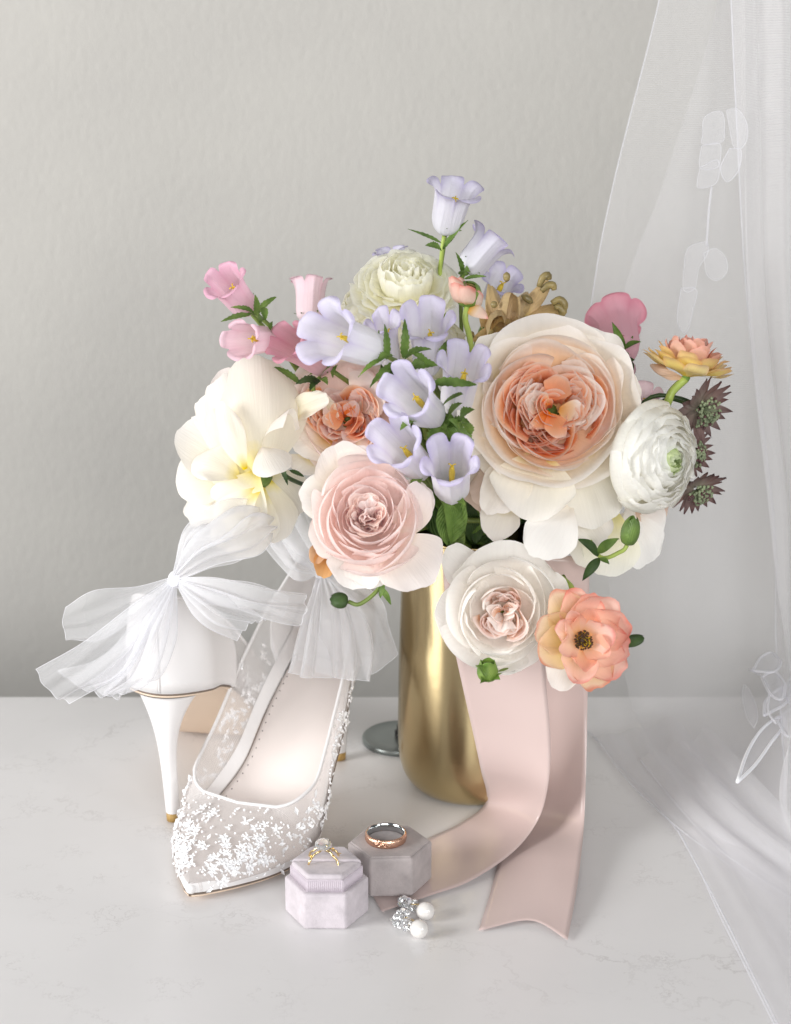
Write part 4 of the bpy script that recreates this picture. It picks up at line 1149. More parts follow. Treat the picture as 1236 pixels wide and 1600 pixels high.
# nude petals between bells and the big rose
def nude_flower():
    C = A(760, 745, 1.07)
    t = thing('spray_rose', 'nude beige rose mostly hidden between the lowest bell and the biggest rose', 'rose', C)
    s = S(C)
    for b, e, w, mat in (((775, 730), (735, 790), 40, 'nude'), ((780, 745), (772, 812), 34, 'nude'), ((770, 720), (750, 690), 34, 'nude'), ((760, 760), (800, 800), 34, 'nude'), ((770, 740), (728, 745), 30, 'blush_out')):
        free_petal(t, px_off(C, b[0] - 760, b[1] - 745, -0.006), px_off(C, e[0] - 760, e[1] - 745, 0.0), w * s, D(-0.1, 0.1, 1), mat, cup=-0.4, seed=sd())
    stem_to_vase(t, px_off(C, 10, 0, -0.012), D(0, 0.3, 1), 'stem', 0.0018, 52)
nude_flower()

# --- closed buds on wiry stems
def closed_bud(label, c, tip, Y, w, stempts, mat='bud', leaves=(), open_=False, stem_mat='stem', smat='leaf'):
    C = A(c[0], c[1], Y); Tp = A(tip[0], tip[1], Y)
    t = thing('flower_bud', label, 'flower bud', C)
    s = S(C)
    d = Tp - C; F = frame(d)
    L = np.linalg.norm(d) * 2
    base = C - d
    for k, (n, sc) in enumerate(((4, 1.0), (3, 0.86))):
        prof = [(0.12, 0.0), (0.75, 0.22), (1.0, 0.9), (0.8, 1.6), (0.35 + 0.3 * open_, 2.05 - 0.1 * k)]
        for j in range(n):
            rev_petal(t, base, F, w * s * sc, [(a, b * L / (2 * w * s)) for a, b in prof], 2 * math.pi * j / n + k, math.pi / n * 1.35, smat if k == 0 else 'leaf_light', seed=sd(), ruffle=0.04, n=10, m=9, tipdrop=0.3, name='sepal')
    v, f, uv = ball_data(C, w * s * 0.8, 9, 12, axes=F, scale=(1, 1, L / (2 * w * s) * 1.05))
    mesh_obj('bud_core', v, f, M[mat], t, uv)
    tube('stem', catmull([base] + [A(x, y, Yy) for x, y, Yy in stempts], 20), 0.0012, M[stem_mat], t)
    for (b, e, wl, m2) in leaves:
        free_petal(t, A(*b), A(*e), wl * s, D(0.1, 0.5, 0.8), m2, 'leaf', cup=0.4, bow=0.1, seed=sd(), name='leaf')
closed_bud('green bud with dark leaves in front of the pale cream flower, lower right', (985, 830), (990, 808), 1.02, 15, [(970, 862, 1.02), (935, 868, 1.025), (905, 800, 1.06)], leaves=(
    ((935, 868, 1.02), (902, 843, 1.015), 10, 'leaf_dark'), ((933, 864, 1.02), (968, 842, 1.018), 9, 'leaf'), ((937, 872, 1.02), (910, 908, 1.012), 8, 'leaf_dark'), ((937, 872, 1.02), (952, 882, 1.015), 5, 'leaf')), stem_mat='stem_pale')
closed_bud('dark green bud on a curved stem below the blush rose', (530, 938), (516, 936), 1.01, 13, [(562, 944, 1.01), (590, 922, 1.015), (600, 895, 1.02), (640, 860, 1.06)], mat='bud_dark', smat='leaf_dark', leaves=(
    ((592, 915, 1.012), (610, 945, 1.01), 5, 'leaf'), ((588, 915, 1.012), (575, 910, 1.01), 4, 'leaf'), ((598, 905, 1.012), (594, 935, 1.008), 5, 'leaf')))
closed_bud('light green opening bud under the white rose', (762, 1048), (762, 1032), 0.985, 17, [(785, 1048, 0.99), (806, 1042, 1.0), (800, 1000, 1.03)], open_=True, smat='leaf_light', leaves=(
    ((762, 1060, 0.985), (742, 1040, 0.978), 9, 'leaf'), ((765, 1060, 0.985), (782, 1062, 0.978), 8, 'leaf_light'), ((762, 1060, 0.985), (750, 1068, 0.975), 7, 'leaf')))
closed_bud('small pointed dark green bud at the right of the coral cream ranunculus', (990, 1001), (1006, 997), 0.99, 10, [(970, 1005, 0.99), (930, 990, 1.0), (880, 900, 1.05)], mat='bud_dark', smat='leaf_dark')

# --- leaf sprigs
def sprig(label, stem, leaves, mat='leaf', serr=0.10, r=0.0013, stem_mat='stem'):
    pts = [A(*p) for p in stem]
    t = thing('leaf_sprig', label, 'leaves', pts[0])
    tube('stem', catmull(pts, 14), r, M[stem_mat], t)
    for q in leaves:
        b, e, w = q[:3]
        m2 = q[3] if len(q) > 3 else mat
        s = S(A(*e))
        rr = random.Random(sd())
        free_petal(t, A(*b), A(*e), w * s, D(rr.uniform(-0.3, 0.3), 0.5, 0.8), m2, 'leaf', cup=0.2, bow=rr.uniform(0.04, 0.14), fold=0.25, seed=sd(), name='leaf', serr=serr, nn=26, mm=7, ruffle=0.03)
sprig('narrow serrated green leaves in the middle between the lavender bells', [(632, 566, 1.03), (620, 590, 1.04), (640, 640, 1.07), (700, 800, 1.11)],
      [((632, 566, 1.02), (578, 606, 1.0), 9), ((632, 562, 1.02), (674, 546, 1.01), 8), ((630, 560, 1.02), (632, 498, 1.02), 7), ((604, 562, 1.02), (600, 506, 1.02), 6), ((632, 566, 1.02), (608, 600, 1.005), 9, 'leaf_dark'),
       ((615, 556, 1.02), (590, 566, 1.01), 10), ((640, 572, 1.02), (684, 572, 1.015), 12, 'leaf'), ((600, 560, 1.02), (560, 590, 1.01), 5, 'leaf_light'), ((690, 560, 1.04), (700, 530, 1.03), 7), ((665, 575, 1.02), (640, 552, 1.01), 9), ((655, 585, 1.02), (660, 600, 1.0), 12, 'leaf')])
sprig('dark serrated leaves left of the biggest rose under the bells', [(690, 640, 1.04), (695, 680, 1.05), (700, 800, 1.10)],
      [((672, 600, 1.01), (745, 602, 1.0), 9), ((690, 636, 1.02), (724, 616, 1.005), 7), ((700, 662, 1.03), (722, 630, 1.015), 12), ((700, 665, 1.03), (735, 662, 1.02), 13), ((688, 668, 1.03), (678, 640, 1.015), 9, 'leaf_light'), ((690, 670, 1.03), (668, 700, 1.02), 13),
       ((700, 670, 1.03), (740, 700, 1.025), 16), ((690, 700, 1.04), (655, 745, 1.02), 14, 'leaf_dark'), ((700, 690, 1.04), (702, 640, 1.03), 15), ((650, 660, 1.01), (625, 672, 0.99), 8, 'leaf_light'), ((715, 690, 1.01), (700, 655, 0.995), 12, 'leaf'), ((720, 660, 1.01), (742, 640, 1.0), 12, 'leaf'), ((735, 680, 1.02), (715, 660, 1.0), 10, 'leaf_light'), ((660, 745, 1.02), (640, 765, 1.02), 8, 'leaf')])
sprig('small pointed leaves under the topmost lavender bell', [(694, 368, 1.115), (690, 400, 1.115), (690, 460, 1.12), (720, 700, 1.12)],
      [((690, 380, 1.112), (637, 358, 1.105), 4), ((692, 390, 1.112), (732, 344, 1.105), 5), ((690, 392, 1.112), (664, 384, 1.105), 8), ((700, 380, 1.11), (715, 362, 1.11), 5)], stem_mat='stem_pale')
sprig('leaf tuft at the base of the second highest bell', [(722, 430, 1.12), (720, 470, 1.12), (725, 640, 1.12)],
      [((722, 432, 1.118), (712, 394, 1.11), 5), ((722, 430, 1.116), (735, 425, 1.10), 8), ((725, 436, 1.116), (760, 432, 1.11), 4)])
sprig('green leaf tuft at the base of the bright pink bell', [(400, 490, 1.085), (430, 520, 1.09), (480, 600, 1.10), (640, 780, 1.12)],
      [((402, 492, 1.08), (432, 464, 1.075), 6), ((395, 490, 1.08), (345, 503, 1.07), 6), ((398, 490, 1.078), (360, 480, 1.07), 5), ((400, 492, 1.075), (398, 460, 1.07), 6), ((410, 495, 1.075), (405, 505, 1.06), 7), ((412, 480, 1.075), (415, 502, 1.065), 6)])
sprig('dark leaf tuft below the deep pink bell', [(500, 590, 1.075), (490, 610, 1.08), (520, 700, 1.10), (660, 800, 1.12)],
      [((500, 592, 1.07), (522, 570, 1.06), 7), ((500, 595, 1.07), (462, 600, 1.06), 8, 'leaf_dark'), ((500, 595, 1.07), (484, 612, 1.06), 7, 'leaf_dark'), ((500, 592, 1.07), (512, 602, 1.055), 7), ((428, 520, 1.06), (426, 502, 1.055), 7), ((470, 600, 1.07), (428, 574, 1.06), 7), ((520, 590, 1.07), (528, 570, 1.065), 6)])
sprig('dark rounded leaves under the shade-toned pink bell', [(975, 565, 1.12), (985, 600, 1.12), (960, 700, 1.12), (800, 800, 1.12)],
      [((972, 580, 1.11), (992, 562, 1.10), 12, 'leaf_dark'), ((970, 572, 1.11), (990, 580, 1.1), 12, 'leaf_dark'), ((975, 550, 1.12), (956, 503, 1.115), 7), ((975, 545, 1.12), (1002, 534, 1.115), 6)], serr=0.0)
sprig('thin dark arching stem behind the stem of the yellow coral ranunculus', [(1100, 640, 1.08), (1060, 622, 1.08), (1010, 625, 1.08), (960, 700, 1.10)],
      [((1010, 640, 1.085), (1050, 628, 1.08), 6, 'leaf_dark')], serr=0, stem_mat='stem_dark')
sprig('thin twisted dark leaf between the ivory and blush roses', [(440, 730, 1.06), (448, 745, 1.055), (480, 760, 1.09)], [((440, 722, 1.055), (450, 758, 1.05), 4, 'leaf_dark'), ((452, 735, 1.06), (475, 745, 1.06), 4, 'leaf_dark')], stem_mat='stem_dark')
# broad dark leaves filling the vase mouth
rr = random.Random(77)
lv = []
for i in range(30):
    a = rr.uniform(0, 6.28); q = rr.uniform(0.2, 1)
    b = (735 + rr.uniform(-25, 25), 850, 1.10 + rr.uniform(-.02, .03))
    e = (735 + math.cos(a) * 110 * q, 760 - 60 * q * abs(math.sin(a)) + rr.uniform(-10, 60), 1.075 + rr.uniform(0, 0.06))
    lv.append((b, e, rr.uniform(14, 26), rr.choice(['leaf_dark', 'leaf_dark', 'leaf'])))
sprig('broad dark green leaves deep in the vase mouth among the stems', [(735, 880, 1.12), (735, 820, 1.12), (735, 760, 1.12)], lv, serr=0.0)
lv = [((712, 850, 1.06), (690, 775, 1.035), 18, 'leaf'), ((715, 850, 1.06), (722, 785, 1.04), 20, 'leaf'), ((705, 840, 1.06), (665, 800, 1.04), 16, 'leaf_dark'), ((712, 770, 1.04), (700, 850, 1.05), 24, 'leaf'),
      ((690, 760, 1.05), (660, 730, 1.04), 18, 'leaf_dark'), ((706, 775, 1.03), (728, 790, 1.01), 8, 'leaf_light')]
sprig('broad green leaves below the lowest lavender bell', [(712, 870, 1.09), (708, 820, 1.06), (706, 776, 1.035)], lv, serr=0.0)
# leaves in the depth of the bouquet
lv = []
for i in range(60):
    a = rr.uniform(0, 2 * math.pi); q = math.sqrt(rr.random())
    cx, cy = 700 + 250 * q * math.cos(a), 640 + 130 * q * math.sin(a)
    Y = 1.125 + rr.uniform(0, 0.05)
    lv.append(((cx * 0.8 + 735 * 0.2, cy * 0.75 + 850 * 0.25, Y + 0.005), (cx, cy, Y), rr.uniform(16, 28), rr.choice(['leaf_dark', 'leaf', 'leaf_dark'])))
sprig('dense dark foliage behind and between all the blooms', [(735, 860, 1.13), (725, 750, 1.14), (715, 600, 1.14)], lv, serr=0.0)

# ------------------------------------------------------------------ ribbon
def ribbon():
    t = thing('satin_ribbon', 'wide blush satin ribbon with two long tails hanging down the front of the brass vase', 'ribbon', T(820, 1290))
    # front tail
    rows = [[A(690, 872, 1.050), A(765, 880, 1.046), A(852, 890, 1.050)],
            [A(700, 965, 1.046), A(775, 975, 1.044), A(850, 985, 1.046)],
            [A(718, 1050, 1.044), A(790, 1055, 1.043), A(853, 1062, 1.043)],
            [A(736, 1130, 1.047), A(803, 1136, 1.042), A(860, 1150, 1.038)],
            [A(751, 1200, 1.052), A(812, 1208, 1.042), A(857, 1222, 1.032)],
            [T(760, 1252, 0.008), T(812, 1262, 0.016), T(843, 1280, 0.018)],
            [T(722, 1284, 0.0035), T(770, 1304, 0.006), T(806, 1330, 0.0065)],
            [T(672, 1307, 0.0018), T(706, 1338, 0.0022), T(738, 1376, 0.0025)],
            [T(620, 1335, 0.0012), T(640, 1368, 0.0014), T(672, 1400, 0.0012)],
            [T(572, 1372, 0.0012), T(582, 1398, 0.0012), T(597, 1426, 0.0012)]]
    P = net(rows, 90, 17)
    P = P + normals(P) * (0.0007 * Noise(61)(np.linspace(0, 1, 17)[None, :] * 3, np.linspace(0, 1, 90)[:, None] * 7))[..., None]
    P[..., 2] = np.maximum(P[..., 2], 0.0010)
    grid('ribbon_tail', P, M['ribbon'], t, solid=0.00018)
    rows = [[A(775, 862, 1.085), A(850, 866, 1.080), A(921, 870, 1.080)],
            [A(785, 980, 1.078), A(852, 985, 1.074), A(920, 990, 1.072)],
            [A(792, 1090, 1.084), A(856, 1095, 1.076), A(918, 1100, 1.066)],
            [T(797, 1200, 0.028), T(858, 1202, 0.036), T(916, 1205, 0.044)],
            [T(790, 1280, 0.0015), T(852, 1282, 0.006), T(913, 1286, 0.016)],
            [T(780, 1340, 0.0020), T(842, 1342, 0.006), T(907, 1348, 0.0095)],
            [T(766, 1395, 0.0016), T(832, 1394, 0.0045), T(899, 1404, 0.0065)],
            [T(748, 1453, 0.0015), T(828, 1438, 0.0035), T(887, 1469, 0.0015)]]
    P = net(rows, 80, 17)
    P = P + normals(P) * (0.0007 * Noise(62)(np.linspace(0, 1, 17)[None, :] * 3, np.linspace(0, 1, 80)[:, None] * 7))[..., None]
    P[..., 2] = np.maximum(P[..., 2], 0.0008)
    # swallow-tail cut
    mcol = 8
    grid('ribbon_tail', P, M['ribbon'], t, solid=0.00018)
ribbon()

# ------------------------------------------------------------------ shoes
def shoe_profile(x, L):
    z = np.interp(x, [0, 0.012, 0.035, 0.055, 0.075, 0.095, 0.115, 0.135, 0.150, 0.19, L], [0.0915, 0.090, 0.0845, 0.076, 0.061, 0.041, 0.021, 0.0085, 0.0040, 0.0035, 0.0060])
    return z
def smooth1(xs, ys, L):
    xx = np.linspace(0, L, 400)
    y = np.interp(xx, xs, ys)
    k = np.hanning(41); k /= k.sum()
    yp = np.concatenate([np.full(20, y[0]), y, np.full(20, y[-1])])
    ysm = np.convolve(yp, k, 'valid')
    return lambda x: np.interp(x, xx, ysm)
SL = 0.222
z_of = smooth1([0, 0.012, 0.035, 0.055, 0.075, 0.095, 0.115, 0.132, 0.150, 0.19, SL], [0.0925, 0.0915, 0.086, 0.077, 0.061, 0.042, 0.022, 0.008, 0.0038, 0.0035, 0.0055], SL)
_w = smooth1([0, 0.010, 0.03, 0.06, 0.085, 0.11, 0.135, 0.155, 0.18, 0.205, SL], [0.023, 0.0265, 0.0290, 0.0330, 0.039, 0.0415, 0.0450, 0.0440, 0.0340, 0.0172, 0.0025], SL)
def w_of(x):
    x = np.asarray(x, float)
    w = _w(x)
    return w * np.sqrt(np.clip(1 - (1 - np.clip(x / 0.024, 0, 1)) ** 2, 0, 1)) * np.sqrt(np.clip((SL - x) / 0.004, 0, 1))
_cy = smooth1([0, 0.07, 0.13, 0.18, SL], [0, 0, 0.001, 0.0035, 0.006], SL)
_T = smooth1([0, 0.02, 0.045, 0.08, 0.11, 0.145], [0.062, 0.056, 0.044, 0.036, 0.034, 0.034], SL)
_H = smooth1([0.14, 0.16, 0.18, 0.2, 0.212, SL], [0.034, 0.028, 0.022, 0.0165, 0.012, 0.006], SL)
_q = smooth1([0, 0.015, 0.045, 0.105, 0.15, SL], [0.0, 0.0, 0.30, 0.30, 0.0, 0.0], SL)
XT = 0.158
def upper_pt(x, v, side):
    """x along the foot, v 0 at the sole .. 1 at the topline or ridge"""
    x = np.asarray(x, float)
    s = np.clip((XT - x) / 0.036, 0, 1)
    Adeg = np.where(x >= XT, 90.0, 90 - 58 * np.sqrt(1 - (1 - s) ** 2))
    Adeg = Adeg + 34 * np.clip(1 - x / 0.06, 0, 1) * (x < XT - 0.036)
    Ar = np.radians(Adeg)
    H = np.where(x >= XT, _H(x), (_T(x) * s + _H(x) * (1 - s)) / np.maximum(np.sin(Ar), 0.3) ** 0.9)
    a = v * Ar
    y = w_of(x) * (1 - _q(x) * (1.5 if side < 0 else 0.25) * (1 - np.clip(v, 0, 1)) ** 1.3) * np.maximum(np.cos(a), 0) ** 0.55
    z = z_of(x) + H * np.maximum(np.sin(a), 0) ** 0.9
    return np.stack([x + 0 * y, _cy(x) + side * y, z], -1)

def place(P, org, ang, lean=0.0):
    P = np.asarray(P, float)
    sh = P.shape
    Q = P.reshape(-1, 3) - np.array([0.0, 0, 0])
    c, s = math.cos(lean), math.sin(lean)
    Q = np.stack([Q[:, 0], c * Q[:, 1] - s * Q[:, 2], s * Q[:, 1] + c * Q[:, 2]], 1)
    c, s = math.cos(ang), math.sin(ang)
    Q = np.stack([c * Q[:, 0] - s * Q[:, 1], s * Q[:, 0] + c * Q[:, 1], Q[:, 2]], 1)
    return (Q + np.array(org)).reshape(sh)

def make_shoe(label, org, ang, seed, mirror=1):
    t = thing('high_heel_shoe', label, 'shoe', org, 'bridal shoes on the table')
    def W(P):
        P = np.array(P, float)
        if mirror < 0:
            P[..., 1] *= -1
        return place(P, org, ang)
    rr = random.Random(seed)
    n = 70
    q = np.linspace(0, 1, n)
    xs = SL * (0.5 - 0.5 * np.cos(np.pi * q)) * 0.999
    U = np.linspace(-1, 1, 15)
    # outsole (two faces with a rim)
    def plate(scale, dz0, dz1, x0=0, x1=SL):
        m_ = (xs >= x0) & (xs <= x1)
        X = xs[m_]
        top = np.stack([np.repeat(X[:, None], 15, 1), _cy(X)[:, None] + w_of(X)[:, None] * np.where(U < 0, 1 - 1.5 * _q(X)[:, None], 1 - 0.25 * _q(X)[:, None]) * scale * U, np.repeat((z_of(X) + dz1)[:, None], 15, 1)], 2)
        bot = top.copy(); bot[..., 2] = (z_of(X) + dz0)[:, None]
        return np.concatenate([top, bot[:, ::-1]], 1)
    b = Bag(); P = plate(1.0, -0.0014, -0.0004); b.grid(W(P), True); b.build('outsole', M['outsole'], t)
    b = Bag(); P = plate(0.975, -0.0026, -0.0015); b.grid(W(P), True); b.build('sole_face', M['outsole_nude'], t)
    b = Bag(); P = plate(0.93, 0.0002, 0.0016); b.grid(W(P), True); b.build('insole', M['leather'], t)
    # stitched lining band and perforations along the insole
    for side in (-1, 1):
        X = np.linspace(0.02, 0.15, 60)
        P = np.stack([upper_pt(X, k, side) * np.array([1, 1, 1]) for k in np.linspace(0.02, 0.24, 5)], 1)
        P[..., 1] = _cy(X)[:, None] + (P[..., 1] - _cy(X)[:, None]) * 0.95
        P[..., 2] += 0.0012
        grid('lining_band', W(P), M['satin'], t)
    b = Bag()
    for side in (-1, 1):
        for x in np.arange(0.028, 0.152, 0.0042):
            c = np.array([x, _cy(x) + side * w_of(x) * (1 - _q(x) * (1.5 if side < 0 else 0.25)) * 0.80, z_of(x) + 0.0017])
            v, f, uv = ball_data(W(c), 0.00042, 5, 6); b.add(v, f, uv)
    b.build('perforations', M['dots'], t)['kind'] = 'stuff'
    # heel counter (satin) and net upper, each side
    for side in (-1, 1):
        V = np.linspace(0, 1, 14)
        X = 0.062 * (1 - np.cos(np.linspace(0, np.pi / 2, 26)))
        P = np.stack([upper_pt(X, v * (1.0), side) for v in V], 1)
        cut = np.clip((X - 0.045) / 0.017, 0, 1)
        P2 = []
        for i, x in enumerate(X):
            vt = 1 - 0.55 * cut[i] ** 2
            P2.append(np.stack([upper_pt(x, v * vt, side) for v in V]))
        grid('heel_counter', W(np.array(P2)), M['satin'], t, solid=0.0011)
    for side in (-1, 1):
        V = np.linspace(0, 1, 16)
        X = np.concatenate([np.linspace(0.040, XT - 0.036, 22), XT - 0.036 * np.cos(np.linspace(0, np.pi / 2, 26))[1:], np.linspace(XT, SL * 0.999, 36)[1:]])
        P = np.stack([upper_pt(X, v, side) for v in V], 1)
        P[..., 1] = _cy(X)[:, None] + (P[..., 1] - _cy(X)[:, None]) * 0.985
        grid('net_upper', W(P), M['shoe_net'], t)
    # solid satin toe cap and foxing strip low on the upper
    for side in (-1, 1):
        X = np.linspace(0.10, SL * 0.999, 50)
        P = np.stack([upper_pt(X, v, side) for v in np.linspace(0, 1, 6)], 1)
        hh = np.clip((X - 0.10) / 0.05, 0, 1) * 0.085 + np.clip((X - 0.205) / 0.017, 0, 1) * 0.5
        P = np.array([[upper_pt(x, v * h, side) for v in np.linspace(0, 1, 6)] for x, h in zip(X, hh)])
        P[..., 1] = _cy(X)[:, None] + (P[..., 1] - _cy(X)[:, None]) * 1.012
        grid('toe_foxing', W(P), M['satin'], t)
    v, f, uv = ball_data(W(np.array([SL - 0.0015, _cy(SL), z_of(SL) + 0.0022])), 0.0034, 8, 10, scale=(1, 1, 1.0)); mesh_obj('toe_tip', v, f, M['satin'], t, uv)
    # topline piping: one closed run
    X = np.concatenate([np.linspace(0.0, XT - 0.036, 40) , XT - 0.036 * np.cos(np.linspace(0, np.pi / 2, 24))[1:]])
    a_ = upper_pt(X, 1.0, 1); b_ = upper_pt(X, 1.0, -1)
    loop = np.concatenate([a_, b_[::-1][1:-1]])
    tube('topline_piping', W(loop), 0.0011, M['satin'], t, closed=True, seg=8)
    tube('back_seam', W(np.array([[0.0002 - 0.0008, 0, z] for z in np.linspace(0.093, 0.150, 12)])), 0.0006, M['satin'], t)
    # heel
    secs = []
    zz = np.linspace(0, 1, 26)
    th = np.linspace(0, 2 * np.pi, 32, endpoint=False)
    for k in zz:
        z = 0.006 + k * 0.088
        e = k ** 3.2
        ry = 0.0045 + (0.0235 - 0.0045) * k ** 4.6 + 0.0010 * k
        xb = 0.004 - 0.004 * k + 0.010 * (1 - k) * 0.9
        xf = xb + 0.0095 + 0.044 * k ** 6
        cx = (xb + xf) / 2; rx = (xf - xb) / 2
        ring = np.stack([cx - rx * np.cos(th), ry * np.sin(th) * (1 - 0.15 * np.clip(-np.cos(th), 0, 1)), np.full(32, z)], 1)
        zlim = z_of(ring[:, 0]) - 0.0032
        ring[:, 2] = np.minimum(ring[:, 2], zlim)
        secs.append(ring)
    hb = Bag(); hb.grid(W(np.array(secs)), True)
    hb.build('heel', M['satin'], t)
    r0 = secs[0]
    tipb = Bag()
    rows = []
    for zt, sc in ((0.0003, 0.02), (0.0003, 0.92), (0.0062, 0.98), (0.0062, 0.02)):
        c = r0.mean(0)
        rr_ = c + (r0 - c) * sc; rr_[:, 2] = zt
        rows.append(rr_)
    tipb.grid(W(np.array(rows)), True); tipb.build('heel_tip', M['heel_tip'], t)
    # beading on the vamp and sides
    leaves = Bag(); beads = Bag()
    def sprinkle(x, v, side, size, kind, ang=None, lift=None):
        p = upper_pt(x, v, side); px = upper_pt(x + 0.001, v, side) - p; pv = upper_pt(x, min(v + 0.03, 1.02), side) - p
        nn = -nrm(np.cross(px, pv)) * side
        tx = nrm(px); ty = np.cross(nn, tx)
        p = p + nn * 0.0008
        if kind == 'bead':
            q_ = p + nn * size * 0.5
            v_, f_, u_ = ball_data(W(q_), size, 5, 7); beads.add(v_, f_, u_)
        else:
            a = rr.uniform(0, 6.28) if ang is None else ang
            dl = tx * math.cos(a) + ty * math.sin(a); dw = np.cross(nn, dl)
            up = rr.uniform(0.05, 0.4) if lift is None else lift
            L_ = size
            pts = [p, p + dl * L_ * 0.5 + dw * L_ * 0.26 + nn * L_ * up * 0.5, p + dl * L_ + nn * L_ * up, p + dl * L_ * 0.5 - dw * L_ * 0.26 + nn * L_ * up * 0.5, p + dl * L_ * 0.5 + nn * (L_ * up * 0.5 - 0.0006)]
            leaves.add(W(np.array(pts)), [(0, 1, 4), (1, 2, 4), (2, 3, 4), (3, 0, 4)], np.zeros((5, 2)))
    for i in range(105):
        side = rr.choice([-1, 1])
        x = 0.163 + 0.049 * rr.random() ** 0.8; v = rr.uniform(0.15, 1.0)
        if side * mirror > 0 and rr.random() < 0.4 and x < 0.185:
            continue
        a0 = rr.uniform(0, 6.28); sz = rr.uniform(0.0026, 0.0042)
        for j in range(5):
            sprinkle(x, v, side, sz, 'leaf', a0 + j * 1.257 + rr.uniform(-.15, .15), rr.uniform(0.08, 0.35))
        sprinkle(x, v, side, 0.0009, 'bead')
    for i in range(110):
        sprinkle(rr.uniform(0.160, 0.214), rr.random() ** 0.8, rr.choice([-1, 1]), rr.uniform(0.003, 0.005), 'leaf')
    for i in range(260):
        side = rr.choice([-1, 1]); x = rr.uniform(0.156, 0.216); v = rr.random() ** 0.8
        sprinkle(x, v, side, rr.uniform(0.0005, 0.0009), 'bead')
    for side in (-1, 1):
        for k in range(15):
            x0 = 0.155 - k * 0.0062; v0 = 0.35 + 0.28 * math.sin(k * 0.9)
            for j in range(9):
                sprinkle(x0 + rr.uniform(-0.005, 0.005), min(0.8, max(0.1, v0 + rr.uniform(-0.2, 0.2))), side, rr.uniform(0.0035, 0.006), 'leaf')
            for j in range(6):
                sprinkle(x0 + rr.uniform(-0.005, 0.005), min(0.8, max(0.1, v0 + rr.uniform(-0.2, 0.2))), side, rr.uniform(0.0006, 0.0010), 'bead')
    o = leaves.build('leaf_sequins', M['sequin'], t, smooth=False); o['kind'] = 'stuff'
    o = beads.build('glass_beads', M['bead'], t); o['kind'] = 'stuff'
    return t, W

toe = T(283, 1406)
hd = T(283, 1406) * 0 + np.array([toe[0] - (-0.026), toe[1] - 1.185, 0])
ang1 = math.atan2(hd[1], hd[0])
org1 = toe - np.array([math.cos(ang1), math.sin(ang1), 0]) * SL; org1[2] = 0.0005
sh1, W1 = make_shoe('front white bridal pump, beaded pointed toe towards the viewer', org1, ang1, 1, mirror=1)
tip2 = T(270, 1284)
ang2 = math.radians(80)
org2 = tip2 - np.array([math.cos(ang2), math.sin(ang2), 0]) * 0.016; org2[2] = 0.0005
sh2, W2 = make_shoe('rear white bridal pump seen from its tall stiletto heel, behind the beaded toe shoe', org2, ang2, 2, mirror=-1)

# ------------------------------------------------------------------ tulle bows
def tulle_sheet(name, parent, rows, n=50, m=60, amp=0.002, folds=5, seed=0, mat='tulle', gather=True, hem=True):
    P = net(rows, n, m)
    no = Noise(seed, 6, 1.0)
    Nn = normals(P)
    V, U = np.meshgrid(np.linspace(0, 1, n), np.linspace(0, 1, m), indexing='ij')
    k = 1.5 * amp * (np.sin(U * folds * 2 * np.pi + 1.6 * no(U * 2, V * 1.8)) * (0.7 + 0.4 * no(U * 3, V * 2)) + 0.45 * no(U * 7, V * 4) + 0.8 * no(U * 1.5, V * 3.5, 5.0) * V)
    k = k * (np.clip(V * 2.5, 0.15, 1) if gather else 1)
    P = P + Nn * k[..., None]
    o = grid(name, P, M[mat], parent)
    if hem:
        for q in (P[:, 0], P[:, -1], P[-1]):
            v, f, uv = tube_data(q, 0.00013, 4)
            hb.add(v, f, uv)
    return o

